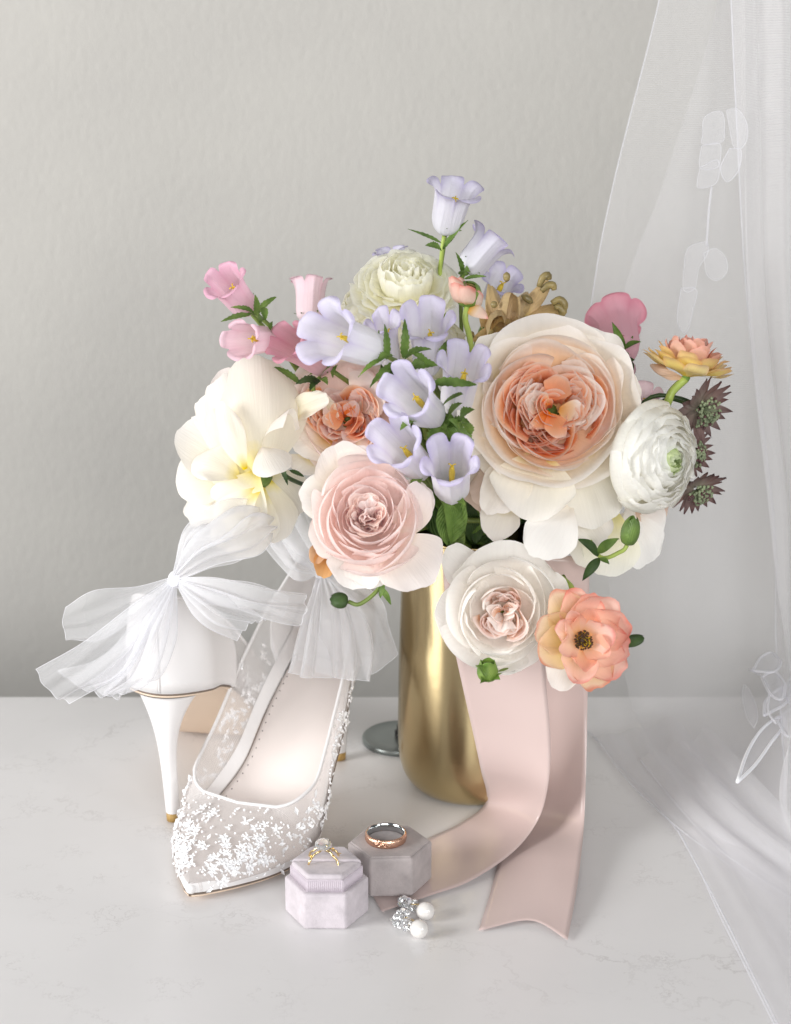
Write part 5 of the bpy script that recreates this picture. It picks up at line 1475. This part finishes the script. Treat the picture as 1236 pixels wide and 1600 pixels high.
def bow_left():
    K = A(272, 905, 1.045)
    global hb
    hb = Bag()
    k = lambda dx, dy, dY=0: A(272 + dx, 905 + dy, 1.045 + dY)
    def a(x, y, Y=1.04): return A(x, y, Y)
    # lower left tails, fanning out
    tulle_sheet('bow_tail', sh2, [[k(-4, -3), k(-2, 0), k(0, 4)], [a(215, 915), a(218, 935), a(226, 955)], [a(150, 922, 1.03), a(148, 965, 1.03), a(160, 1000, 1.03)], [a(100, 948, 1.03), a(98, 975, 1.025), a(106, 1002, 1.03)]], folds=2, amp=0.0012, seed=1)
    tulle_sheet('bow_tail', sh2, [[k(-4, 0), k(-1, 2), k(2, 6)], [a(205, 945, 1.03), a(220, 975, 1.025), a(235, 1000, 1.03)], [a(125, 1005, 1.02), a(150, 1035, 1.015), a(175, 1062, 1.02)], [a(52, 1047, 1.02), a(78, 1080, 1.015), a(108, 1100, 1.02)]], folds=2.5, amp=0.0018, seed=2)
    tulle_sheet('bow_tail', sh2, [[k(-2, 2), k(1, 4), k(3, 8)], [a(222, 960, 1.035), a(235, 975, 1.02), a(245, 985, 1.03)], [a(160, 1020, 1.03), a(190, 1050, 1.01), a(215, 1055, 1.02)], [a(88, 1045, 1.03), a(140, 1082, 1.01), a(188, 1085, 1.02)]], folds=4, amp=0.0022, seed=3)
    tulle_sheet('bow_tail', sh2, [[k(-2, 2), k(2, 4), k(5, 8)], [a(235, 965, 1.03), a(252, 975, 1.015), a(266, 978, 1.03)], [a(180, 1030, 1.03), a(220, 1058, 1.01), a(250, 1040, 1.02)], [a(135, 1062, 1.03), a(172, 1088, 1.01), a(232, 1060, 1.02)]], folds=4, amp=0.0024, seed=4)
    # loop going up
    tulle_sheet('bow_loop', sh2, [[k(-4, 0), k(0, -4), k(6, 2)], [a(285, 860, 1.035), a(312, 862, 1.015), a(340, 880, 1.03)], [a(300, 825, 1.035), a(360, 838, 1.005), a(400, 868, 1.025)], [a(345, 795, 1.04), a(392, 812, 1.015), a(418, 850, 1.03)], [a(390, 790, 1.055), a(412, 815, 1.05), a(420, 835, 1.05)]], folds=4, amp=0.0022, seed=5)
    tulle_sheet('bow_loop', sh2, [[k(-2, 0), k(0, -2), k(6, 4)], [a(290, 872, 1.05), a(312, 868, 1.055), a(335, 885, 1.05)], [a(320, 838, 1.06), a(355, 845, 1.065), a(380, 872, 1.055)], [a(365, 805, 1.06), a(395, 820, 1.06), a(415, 850, 1.055)]], folds=3, amp=0.002, seed=6)
    tulle_sheet('bow_loop', sh2, [[k(-3, -2), k(0, -2), k(4, 0)], [a(280, 860, 1.04), a(292, 850, 1.03), a(305, 862, 1.03)], [a(302, 828, 1.04), a(318, 830, 1.02), a(340, 845, 1.03)], [a(335, 815, 1.045), a(352, 826, 1.035), a(365, 852, 1.035)]], folds=3, amp=0.0015, seed=7)
    # tail going right to the other bow
    tulle_sheet('bow_tail', sh2, [[k(4, -2), k(6, 2), k(6, 6)], [a(330, 905, 1.03), a(332, 925, 1.02), a(328, 945, 1.03)], [a(400, 918, 1.02), a(398, 945, 1.01), a(390, 965, 1.02)], [a(478, 928, 1.03), a(475, 955, 1.025), a(466, 975, 1.03)]], folds=3, amp=0.0018, seed=8)
    tulle_sheet('bow_tail', sh2, [[k(4, 0), k(5, 5), k(3, 9)], [a(315, 915, 1.025), a(308, 940, 1.015), a(300, 950, 1.025)], [a(370, 930, 1.02), a(345, 965, 1.005), a(325, 975, 1.02)], [a(418, 968, 1.03), a(392, 975, 1.01), a(368, 1003, 1.025)]], folds=3.5, amp=0.0018, seed=9)
    tulle_sheet('bow_tail', sh2, [[k(4, 0), k(5, 5), k(3, 9)], [a(320, 905, 1.035), a(315, 925, 1.04), a(305, 940, 1.035)], [a(395, 910, 1.04), a(390, 925, 1.045), a(380, 945, 1.04)], [a(450, 935, 1.04), a(448, 950, 1.045), a(440, 968, 1.04)]], folds=2, amp=0.0016, seed=10)
    o = hb.build('bow_hem', M['tulle_edge'], sh2); o['kind'] = 'stuff'
    v, f, uv = ball_data(K, 0.0040, 10, 14, axes=frame(D(-0.5, 0.2, 0.8)), scale=(1.0, 1.3, 0.8))
    mesh_obj('bow_knot', v, f, plain('gathered_tulle', srgb(240, 240, 244), 0.6, bump=(350, 0.8, 0.001)), sh2, uv)
bow_left()

def bow_right():
    global hb
    hb = Bag()
    def a(x, y, Y=1.10): return A(x, y, Y)
    k = lambda dx, dy, dY=0: A(505 + dx, 895 + dy, 1.13 + dY)
    tulle_sheet('bow_loop', sh1, [[k(-4, 0), k(0, -4), k(6, 0)], [a(470, 870, 1.12), a(480, 855, 1.11), a(510, 860, 1.12)], [a(432, 845, 1.13), a(455, 810, 1.12), a(500, 820, 1.13)], [a(415, 800, 1.14), a(450, 782, 1.135), a(500, 790, 1.14)]], folds=3, amp=0.0022, seed=21)
    tulle_sheet('bow_loop', sh1, [[k(-4, 0), k(-2, 3), k(2, 4)], [a(470, 905, 1.12), a(462, 880, 1.11), a(480, 860, 1.12)], [a(440, 880, 1.13), a(440, 850, 1.12), a(470, 830, 1.13)], [a(420, 850, 1.14), a(430, 822, 1.135), a(470, 805, 1.14)]], folds=3, amp=0.002, seed=22)
    tulle_sheet('bow_tail', sh1, [[k(-8, 0), k(-2, 3), k(4, 4)], [a(474, 955, 1.10), a(492, 960, 1.09), a(515, 955, 1.10)], [a(455, 1010, 1.085), a(485, 1015, 1.07), a(520, 1015, 1.085)], [a(446, 1048, 1.08), a(480, 1058, 1.065), a(525, 1058, 1.08)]], folds=3, amp=0.002, seed=23)
    tulle_sheet('bow_tail', sh1, [[k(-4, 2), k(4, 3), k(14, 2)], [a(505, 950, 1.09), a(530, 955, 1.08), a(560, 945, 1.09)], [a(498, 1010, 1.08), a(535, 1020, 1.07), a(582, 1005, 1.08)], [a(490, 1050, 1.08), a(540, 1062, 1.065), a(575, 1062, 1.075)]], folds=3, amp=0.002, seed=24)
    tulle_sheet('bow_tail', sh1, [[k(0, 2), k(10, 2), k(20, 0)], [a(540, 945, 1.09), a(565, 942, 1.085), a(592, 935, 1.09)], [a(560, 1005, 1.085), a(590, 995, 1.08), a(610, 980, 1.085)], [a(572, 1056, 1.085), a(596, 1045, 1.08), a(622, 1022, 1.085)]], folds=2, amp=0.0015, seed=25)
    tulle_sheet('bow_tail', sh1, [[k(-6, 2), k(0, 2), k(8, 2)], [a(485, 950, 1.11), a(515, 952, 1.11), a(545, 948, 1.11)], [a(470, 1000, 1.10), a(525, 1008, 1.10), a(575, 995, 1.10)], [a(465, 1035, 1.10), a(530, 1048, 1.10), a(590, 1040, 1.10)]], folds=4, amp=0.002, seed=26)
    o = hb.build('bow_hem', M['tulle_edge'], sh1); o['kind'] = 'stuff'
    v, f, uv = ball_data(A(505, 895, 1.13), 0.0055, 10, 14)
    mesh_obj('bow_knot', v, f, plain('gathered_tulle_rear', srgb(240, 240, 244), 0.6, bump=(350, 0.8, 0.001)), sh1, uv)
bow_right()

# ------------------------------------------------------------------ veil
VY = 1.205
def veil():
    global hb
    hb = Bag()
    t = thing('bridal_veil', 'sheer white tulle veil with leaf embroidery hanging at the right and pooling on the table', 'veil', T(1100, 1400))
    def sheet(rows, n, m, amp, folds, seed, mat='veil', hem=True):
        P = net(rows, n, m)
        no = Noise(seed, 6, 1.0)
        V, U = np.meshgrid(np.linspace(0, 1, n), np.linspace(0, 1, m), indexing='ij')
        Nn = normals(P)
        zmask = np.clip((P[..., 2] - 0.0005) / 0.02, 0.10, 1)
        k = amp * (np.sin(U * folds * 2 * np.pi + 1.6 * no(U * 1.5, V * 1.2)) + 0.2 * np.sin(U * folds * 5.1 * np.pi + 2 * no(U * 2, V * 1.3) + 1)) * zmask
        P = P + Nn * k[..., None]
        P[..., 2] = np.maximum(P[..., 2], 0.0008 + 0.0015 * (1 + np.sin(U * 9 + seed)))
        grid('veil_layer', P, M[mat], t)
        if hem:
            v, f, uv = tube_data(P[:, 0], 0.0005, 5); hb.add(v, f, uv)
        return P
    # rows run from the ceiling end down to the table and forward
    rows = [[A(1050, -120, VY), A(1110, -120, VY), A(1180, -120, VY), A(1240, -120, VY), A(1330, -120, VY)],
            [A(1030, 10, VY), A(1100, 10, VY), A(1175, 10, VY), A(1240, 10, VY), A(1330, 10, VY)],
            [A(960, 290, VY), A(1060, 290, VY), A(1150, 290, VY), A(1230, 290, VY), A(1330, 290, VY)],
            [A(925, 480, VY), A(1040, 480, VY), A(1140, 480, VY), A(1225, 480, VY), A(1330, 480, VY)],
            [A(895, 760, VY), A(1010, 760, VY), A(1120, 760, VY), A(1220, 760, VY), A(1330, 760, VY)],
            [A(890, 960, VY - 0.01), A(1000, 960, VY - 0.01), A(1110, 960, VY - 0.01), A(1215, 960, VY), A(1330, 960, VY)],
            [T(905, 1115, 0.010), T(1000, 1100, 0.018), T(1100, 1090, 0.03), T(1210, 1080, 0.04), T(1330, 1080, 0.04)],
            [T(952, 1176, 0.003), T(1040, 1176, 0.006), T(1130, 1180, 0.016), T(1220, 1190, 0.026), T(1340, 1200, 0.03)],
            [T(1060, 1300, 0.002), T(1120, 1300, 0.005), T(1190, 1310, 0.010), T(1260, 1320, 0.014), T(1360, 1330, 0.02)],
            [T(1130, 1440, 0.002), T(1190, 1440, 0.003), T(1250, 1450, 0.006), T(1310, 1460, 0.01), T(1400, 1460, 0.012)],
            [T(1225, 1630, 0.002), T(1280, 1630, 0.003), T(1340, 1640, 0.004), T(1400, 1650, 0.005), T(1480, 1650, 0.006)]]
    sheet(rows, 120, 60, 0.006, 1.7, 31)
    rows2 = [[p + np.array([0.0, 0.012, 0.0]) if i < 7 else p for p in r] for i, r in enumerate(rows)]
    rows2 = [[p + np.array([0.028 + 0.01 * math.sin(i * 1.3), 0, 0.0]) for p in r] for i, r in enumerate(rows2)]
    sheet(rows2, 120, 60, 0.007, 2.3, 32, hem=False)
    rows3 = [[A(1140, -120, VY - 0.02), A(1200, -120, VY - 0.02), A(1330, -120, VY - 0.02)],
             [A(1150, 200, VY - 0.02), A(1205, 200, VY - 0.025), A(1330, 200, VY - 0.02)],
             [A(1165, 500, VY - 0.02), A(1212, 500, VY - 0.028), A(1330, 500, VY - 0.02)],
             [A(1200, 800, VY - 0.02), A(1240, 800, VY - 0.03), A(1330, 800, VY - 0.02)],
             [A(1215, 1000, VY - 0.03), A(1250, 1000, VY - 0.03), A(1330, 1000, VY - 0.02)],
             [T(1225, 1150, 0.05), T(1260, 1150, 0.05), T(1350, 1150, 0.05)],
             [T(1215, 1260, 0.02), T(1270, 1260, 0.03), T(1390, 1250, 0.03)],
             [T(1240, 1360, 0.006), T(1310, 1350, 0.015), T(1440, 1330, 0.02)]]
    sheet(rows3, 100, 50, 0.006, 3, 33)
    # upper-left fold returning on the table
    rows4 = [[T(930, 1150, 0.004), T(985, 1140, 0.010), T(1060, 1120, 0.02)],
             [T(985, 1225, 0.003), T(1040, 1215, 0.012), T(1110, 1195, 0.02)],
             [T(1062, 1298, 0.002), T(1110, 1285, 0.012), T(1180, 1270, 0.02)],
             [T(1130, 1345, 0.003), T(1180, 1340, 0.010), T(1260, 1330, 0.02)],
             [T(1236, 1420, 0.003), T(1280, 1410, 0.008), T(1340, 1400, 0.015)]]
    sheet(rows4, 60, 30, 0.003, 3, 34)
    rows5 = [[T(1058, 1296, 0.002), T(1100, 1290, 0.008), T(1150, 1285, 0.012)],
             [T(1125, 1420, 0.002), T(1170, 1385, 0.008), T(1240, 1355, 0.014)],
             [T(1180, 1530, 0.002), T(1240, 1480, 0.008), T(1320, 1430, 0.014)],
             [T(1235, 1640, 0.002), T(1300, 1590, 0.006), T(1400, 1520, 0.014)]]
    sheet(rows5, 60, 30, 0.0025, 2, 35)
    rows6 = [[T(1000, 1185, 0.012), T(1050, 1165, 0.020), T(1110, 1140, 0.03)],
             [T(1065, 1265, 0.008), T(1120, 1240, 0.018), T(1180, 1215, 0.03)],
             [T(1130, 1330, 0.007), T(1190, 1305, 0.016), T(1250, 1280, 0.028)],
             [T(1240, 1405, 0.006), T(1300, 1380, 0.014), T(1370, 1350, 0.024)]]
    sheet(rows6, 60, 30, 0.003, 3, 36)
    o = hb.build('veil_hem', M['cord_soft'], t)
    # embroidery
    def leaf(outline, Y=None, z=None, cord=0.0007, fill=True):
        pts = np.array([A(x, y, Y) if Y is not None else T(x, y, z) for x, y in outline])
        ring = catmull(np.concatenate([pts, pts[:1]]), 40)
        b = Bag()
        v, f, uv = tube_data(ring, cord, 6); b.add(v, f, uv)
        o = b.build('embroidered_leaf', M['cord'] if cord > 0.001 else M['cord_soft'], t)
        if fill:
            c = ring.mean(0)
            P = np.stack([c + (ring - c) * k for k in (0.02, 0.35, 0.7, 0.98)])
            grid('leaf_fill', P, M['veil_leaf'], o)
    yv = VY - 0.035
    leaf([(1098, 210), (1100, 185), (1118, 174), (1130, 178), (1132, 205), (1128, 222), (1098, 225)], yv, cord=0.0002)
    leaf([(1135, 172), (1152, 170), (1166, 190), (1168, 215), (1158, 232), (1146, 228), (1140, 200)], yv, cord=0.0002)
    leaf([(1096, 228), (1124, 224), (1126, 245), (1120, 262), (1094, 262)], yv, cord=0.0002)
    leaf([(1094, 262), (1122, 250), (1120, 285), (1092, 294), (1090, 280)], yv, cord=0.0002)
    leaf([(1140, 232), (1158, 235), (1154, 266), (1136, 284), (1126, 262)], yv, cord=0.0003)
    leaf([(1070, 400), (1078, 385), (1104, 378), (1106, 395), (1092, 420), (1086, 450), (1068, 452)], yv, cord=0.0002)
    leaf([(1100, 395), (1118, 388), (1134, 402), (1136, 425), (1120, 438), (1104, 428)], yv, cord=0.0002)
    leaf([(1064, 450), (1088, 452), (1084, 480), (1072, 520), (1058, 500)], yv, cord=0.0003)
    tube('embroidered_stem', catmull([A(x, y, yv) for x, y in ((1112, 292), (1108, 325), (1106, 352), (1104, 385))], 12), 0.0007, M['cord_soft'], t)
    leaf([(1152, 1222), (1168, 1175), (1190, 1140), (1218, 1120), (1226, 1132), (1205, 1160), (1180, 1195)], z=0.045, cord=0.0011, fill=True)
    leaf([(1176, 1048), (1188, 1028), (1205, 1020), (1220, 1035), (1208, 1050)], z=0.075, cord=0.0008)
    leaf([(1190, 1058), (1210, 1050), (1226, 1068), (1222, 1092), (1204, 1085)], z=0.07, cord=0.0008)
    leaf([(1194, 1118), (1196, 1096), (1215, 1078), (1236, 1072), (1228, 1098), (1206, 1112)], z=0.06, cord=0.0009)
    leaf([(1178, 1138), (1166, 1118), (1160, 1088), (1164, 1070), (1178, 1092), (1184, 1120)], z=0.05, cord=0.0002)
    leaf([(1222, 1080), (1236, 1060), (1262, 1062), (1256, 1090), (1236, 1100)], z=0.06, cord=0.0008)
    leaf([(1214, 1125), (1236, 1108), (1262, 1110), (1250, 1140), (1230, 1150)], z=0.05, cord=0.0008)
    tube('embroidered_stem', catmull([T(x, y, 0.065) for x, y in ((1170, 1046), (1188, 1056), (1202, 1075), (1200, 1110), (1212, 1130))], 14), 0.0007, M['cord_soft'], t)
veil()

# ------------------------------------------------------------------ ring boxes
def hexa(cx, cy, w, d, front):
    return [(-front, -d), (front, -d), (w, 0), (front, d), (-front, d), (-w, 0)]

def prism(name, c, ang, hexp, z0, z1, mat, parent, bevel=0.0012, dome=0.0):
    ca, sa = math.cos(ang), math.sin(ang)
    n = len(hexp)
    v = []
    for z in (z0, z1):
        for x, y in hexp:
            v.append((c[0] + ca * x - sa * y, c[1] + sa * x + ca * y, z))
    f = [tuple(range(n))[::-1], tuple(range(n, 2 * n))]
    f += [(i, (i + 1) % n, n + (i + 1) % n, n + i) for i in range(n)]
    o = mesh_obj(name, v, f, mat, parent, smooth=False)
    if bevel:
        b = o.modifiers.new('soft_edges', 'BEVEL'); b.width = bevel; b.segments = 3; b.limit_method = 'ANGLE'
        o.data.polygons.foreach_set('use_smooth', [False] * len(o.data.polygons))
    return o

def sc_hex(h, k):
    return [(x * k, y * k) for x, y in h]

def ring_box(label, fx, fy, ang, kind, z=0.0):
    e = T(fx, fy, z)
    s = S(e)
    w, fr = 67 * s, 33 * s
    d = 0.0205
    c = e + np.array([-math.sin(ang) * d, math.cos(ang) * d, 0])
    c[2] = z
    t = thing('ring_box', label, 'ring box', c)
    h = hexa(0, 0, w, d, fr)
    if kind == 'open':
        prism('box_base', c, ang, h, z + 0.0003, z + 0.0220, M['velvet_lilac'], t, 0.0014)
        h2 = sc_hex(h, 0.85)
        prism('inner_collar', c, ang, h2, z + 0.0215, z + 0.0290, M['ribbed'], t, 0.0004)
        b = Bag()
        ca, sa = math.cos(ang), math.sin(ang)
        def loc(x, y, zz): return np.array([c[0] + ca * x - sa * y, c[1] + sa * x + ca * y, zz])
        for i in range(6):
            p, q = np.array(h2[i]), np.array(h2[(i + 1) % 6])
            nn = max(8, int(np.linalg.norm(q - p) / 0.0011))
            for k in range(nn):
                m0 = p + (q - p) * (k + 0.5) / nn
                out_ = nrm(m0)
                a0 = loc(*(m0 + out_ * 0.0001), z + 0.0221); a1 = loc(*(m0 + out_ * 0.0001), z + 0.0287)
                v, f, uv = tube_data([a0, a1], 0.00035, 5); b.add(v, f, uv)
        o = b.build('collar_ribs', M['ribbed'], t); o['kind'] = 'stuff'
        # cushion in two halves with a slot
        h3 = sc_hex(h, 0.84)
        front = [(-fr * .84, -d * .84), (fr * .84, -d * .84), (w * .84, -0.0006), (-w * .84, -0.0006)]
        back = [(-w * .84, 0.0006), (w * .84, 0.0006), (fr * .84, d * .84), (-fr * .84, d * .84)]
        prism('cushion', c, ang, front, z + 0.0285, z + 0.0322, M['velvet_lilac'], t, 0.0016)
        prism('cushion', c, ang, back, z + 0.0285, z + 0.0322, M['velvet_lilac'], t, 0.0016)
        return t, c
    prism('box_lid', c, ang, h, z + 0.0003, z + 0.0245, M['velvet_grey'], t, 0.0014)
    h4 = sc_hex(h, 0.985)
    prism('lid_panel', c, ang, sc_hex(h, 0.93), z + 0.0240, z + 0.0252, M['velvet_grey'], t, 0.0008)
    return t, c

tb1, c1 = ring_box('pale lilac velvet ring box, open, holding the diamond ring', 508, 1453, math.radians(-1), 'open')
tb2, c2 = ring_box('grey mauve velvet ring box, closed, with the rose gold band on top', 611, 1402, math.radians(2), 'closed', z=0.0022)

def diamond_ring():
    ctr = c1 + np.array([-0.0015, 0.0, 0.0]); zt = 0.0322
    t = thing('engagement_ring', 'thin gold twig ring with a round diamond, standing in the lilac velvet box', 'ring', (ctr[0], ctr[1], zt))
    ca = math.radians(-62)
    for k, tw in ((0, 0.55), (1, -0.55)):
        pts = []
        for a in np.linspace(math.radians(8), math.radians(172), 30):
            x = 0.0088 * math.cos(a); z = zt - 0.0030 + 0.0098 * math.sin(a)
            yy = tw * 0.010 * math.cos(a) + 0.0005 * math.sin(a * 9 + k * 3)
            pts.append((ctr[0] + x, ctr[1] + yy, z + 0.0002 * math.sin(a * 13)))
        tube('band', pts, [0.0005, 0.0007, 0.0006, 0.0008, 0.0006, 0.0007, 0.0005], M['gold'], t, seg=6)
    b = Bag()
    rr = random.Random(4)
    for k in range(14):
        a = math.radians(rr.uniform(25, 155)); s_ = rr.choice([-1, 1])
        p = np.array([ctr[0] + 0.0088 * math.cos(a), ctr[1] + s_ * 0.0055 * math.cos(a), zt - 0.0030 + 0.0098 * math.sin(a)])
        dl = nrm([rr.uniform(-1, 1), rr.uniform(-1, 0.3), rr.uniform(-0.2, 1)]) * 0.0022
        dw = nrm(np.cross(dl, [0.2, 1, 0.3])) * 0.0006
        b.add([p, p + dl * 0.5 + dw, p + dl, p + dl * 0.5 - dw], [(0, 1, 2, 3)])
    b.build('gold_leaf', M['gold'], t, smooth=False)
    g = np.array([ctr[0], ctr[1] - 0.0005, zt + 0.0100])
    def gem(c, r, name='diamond', up=(0, 0, 1)):
        F = frame(np.array(up, float))
        rows = []
        for q, (k, zz) in enumerate(((0.02, 0.34), (0.58, 0.34), (0.86, 0.2), (1.0, 0.02), (0.55, -0.42), (0.02, -0.8))):
            th = np.linspace(0, 2 * np.pi, 8, endpoint=False) + (q % 2) * np.pi / 8
            rows.append([c + r * (k * math.cos(a) * F[0] + k * math.sin(a) * F[1] + zz * F[2]) for a in th])
        v, f, uv = grid_data(np.array(rows), True)
        return v, f, uv
    v, f, uv = gem(g, 0.0050, up=(0, -0.35, 1)); mesh_obj('diamond', v, f, M['crystal'], t, uv, smooth=False)
    for k in range(4):
        a = k * math.pi / 2 + 0.6
        tube('prong', [g + np.array([0.0015 * math.cos(a), 0.0015 * math.sin(a), -0.0034]), g + np.array([0.0037 * math.cos(a), 0.0037 * math.sin(a), 0]), g + np.array([0.0030 * math.cos(a), 0.0030 * math.sin(a), 0.0013])], 0.00035, M['gold'], t, seg=5)
    return gem
gem = diamond_ring()

def band_ring():
    e = T(603, 1312, 0.0274)
    c = np.array([e[0], c2[1] + 0.001, 0.0022 + 0.0252])
    t = thing('wedding_band', 'hammered rose gold wedding band with silver inside, lying on the grey mauve box', 'ring', c)
    r = 0.0116
    th = np.linspace(0, 2 * np.pi, 96, endpoint=False)
    no = Noise(3, 8, 1.0)
    def revo(prof, name, mat, rough):
        P = []
        for (q, z) in prof:
            P.append([c + np.array([(q + rough * no(a * 14, z * 3000)) * math.cos(a), (q + rough * no(a * 14, z * 3000)) * math.sin(a), z]) for a in th])
        grid(name, np.array(P), mat, t, closed=True)
    revo([(r - 0.0006, 0.0002), (r, 0.0003), (r + 0.0004, 0.0012), (r + 0.0005, 0.0022), (r + 0.0005, 0.0032), (r + 0.0004, 0.0042), (r, 0.0051), (r - 0.0006, 0.0053)], 'outer_band', M['rosegold'], 0.00010)
    revo([(r - 0.0006, 0.0053), (r - 0.0010, 0.0050), (r - 0.0012, 0.0030), (r - 0.0010, 0.0004), (r - 0.0006, 0.0002)], 'inner_band', M['silver'], 0.00002)
    b = Bag()
    for k in range(7):
        a = -2.05 + k * 0.09
        p = c + np.array([(r + 0.0009) * math.cos(a), (r + 0.0009) * math.sin(a), 0.0026 + 0.0009 * math.sin(k * 2.2)])
        v, f, uv = ball_data(p, 0.0007, 5, 7, scale=(1, 0.5, 1.4)); b.add(v, f, uv)
    b.build('leaf_relief', M['rosegold'], t)
band_ring()

def earring(label, cl, pr, seed):
    c = T(pr[0], pr[1], 0.0052); c[2] = 0.0054
    t = thing('pearl_earring', label, 'earring', c, 'pair of pearl earrings')
    v, f, uv = ball_data(c, 0.0052, 18, 26); mesh_obj('pearl', v, f, M['pearl'], t, uv)
    rr = random.Random(seed)
    k = 0
    for (x, y) in cl:
        p = T(x, y, 0.0035)
        for j in range(6):
            a = 2 * math.pi * j / 6 + seed + x
            q = p + np.array([0.0026 * math.cos(a), 0.0026 * math.sin(a) * 0.6, 0.0010 + 0.0026 * math.sin(a) * 0.8])
            v, f, uv = gem(q, 0.0019, up=(rr.uniform(-.6, .6), rr.uniform(-1, 0), 1)); mesh_obj('crystal', v, f, M['crystal'], t, uv, smooth=False)
        v, f, uv = gem(p + np.array([0, -0.0012, 0.0012]), 0.0013, up=(0, -0.6, 1)); mesh_obj('crystal', v, f, M['crystal'], t, uv, smooth=False)
        v, f, uv = ball_data(p - np.array([0, 0, 0.0008]), 0.0022, 6, 8, scale=(1, 1, 0.6)); mesh_obj('setting', v, f, M['silver'], t, uv)
    p0 = T(*cl[0], 0.003)
    tube('wire', catmull([p0, (p0 + c) / 2 + np.array([0, 0, 0.002]), c + np.array([0, 0, 0.004])], 8), 0.00045, M['gold'], t, seg=6)
earring('pearl and crystal earring lying nearer the grey box, its pearl upper right', [(632, 1412), (644, 1418)], (665, 1424), 1)
earring('pearl and crystal earring nearest the viewer, its pearl lowest', [(630, 1432), (622, 1441), (636, 1447)], (655, 1452), 2)
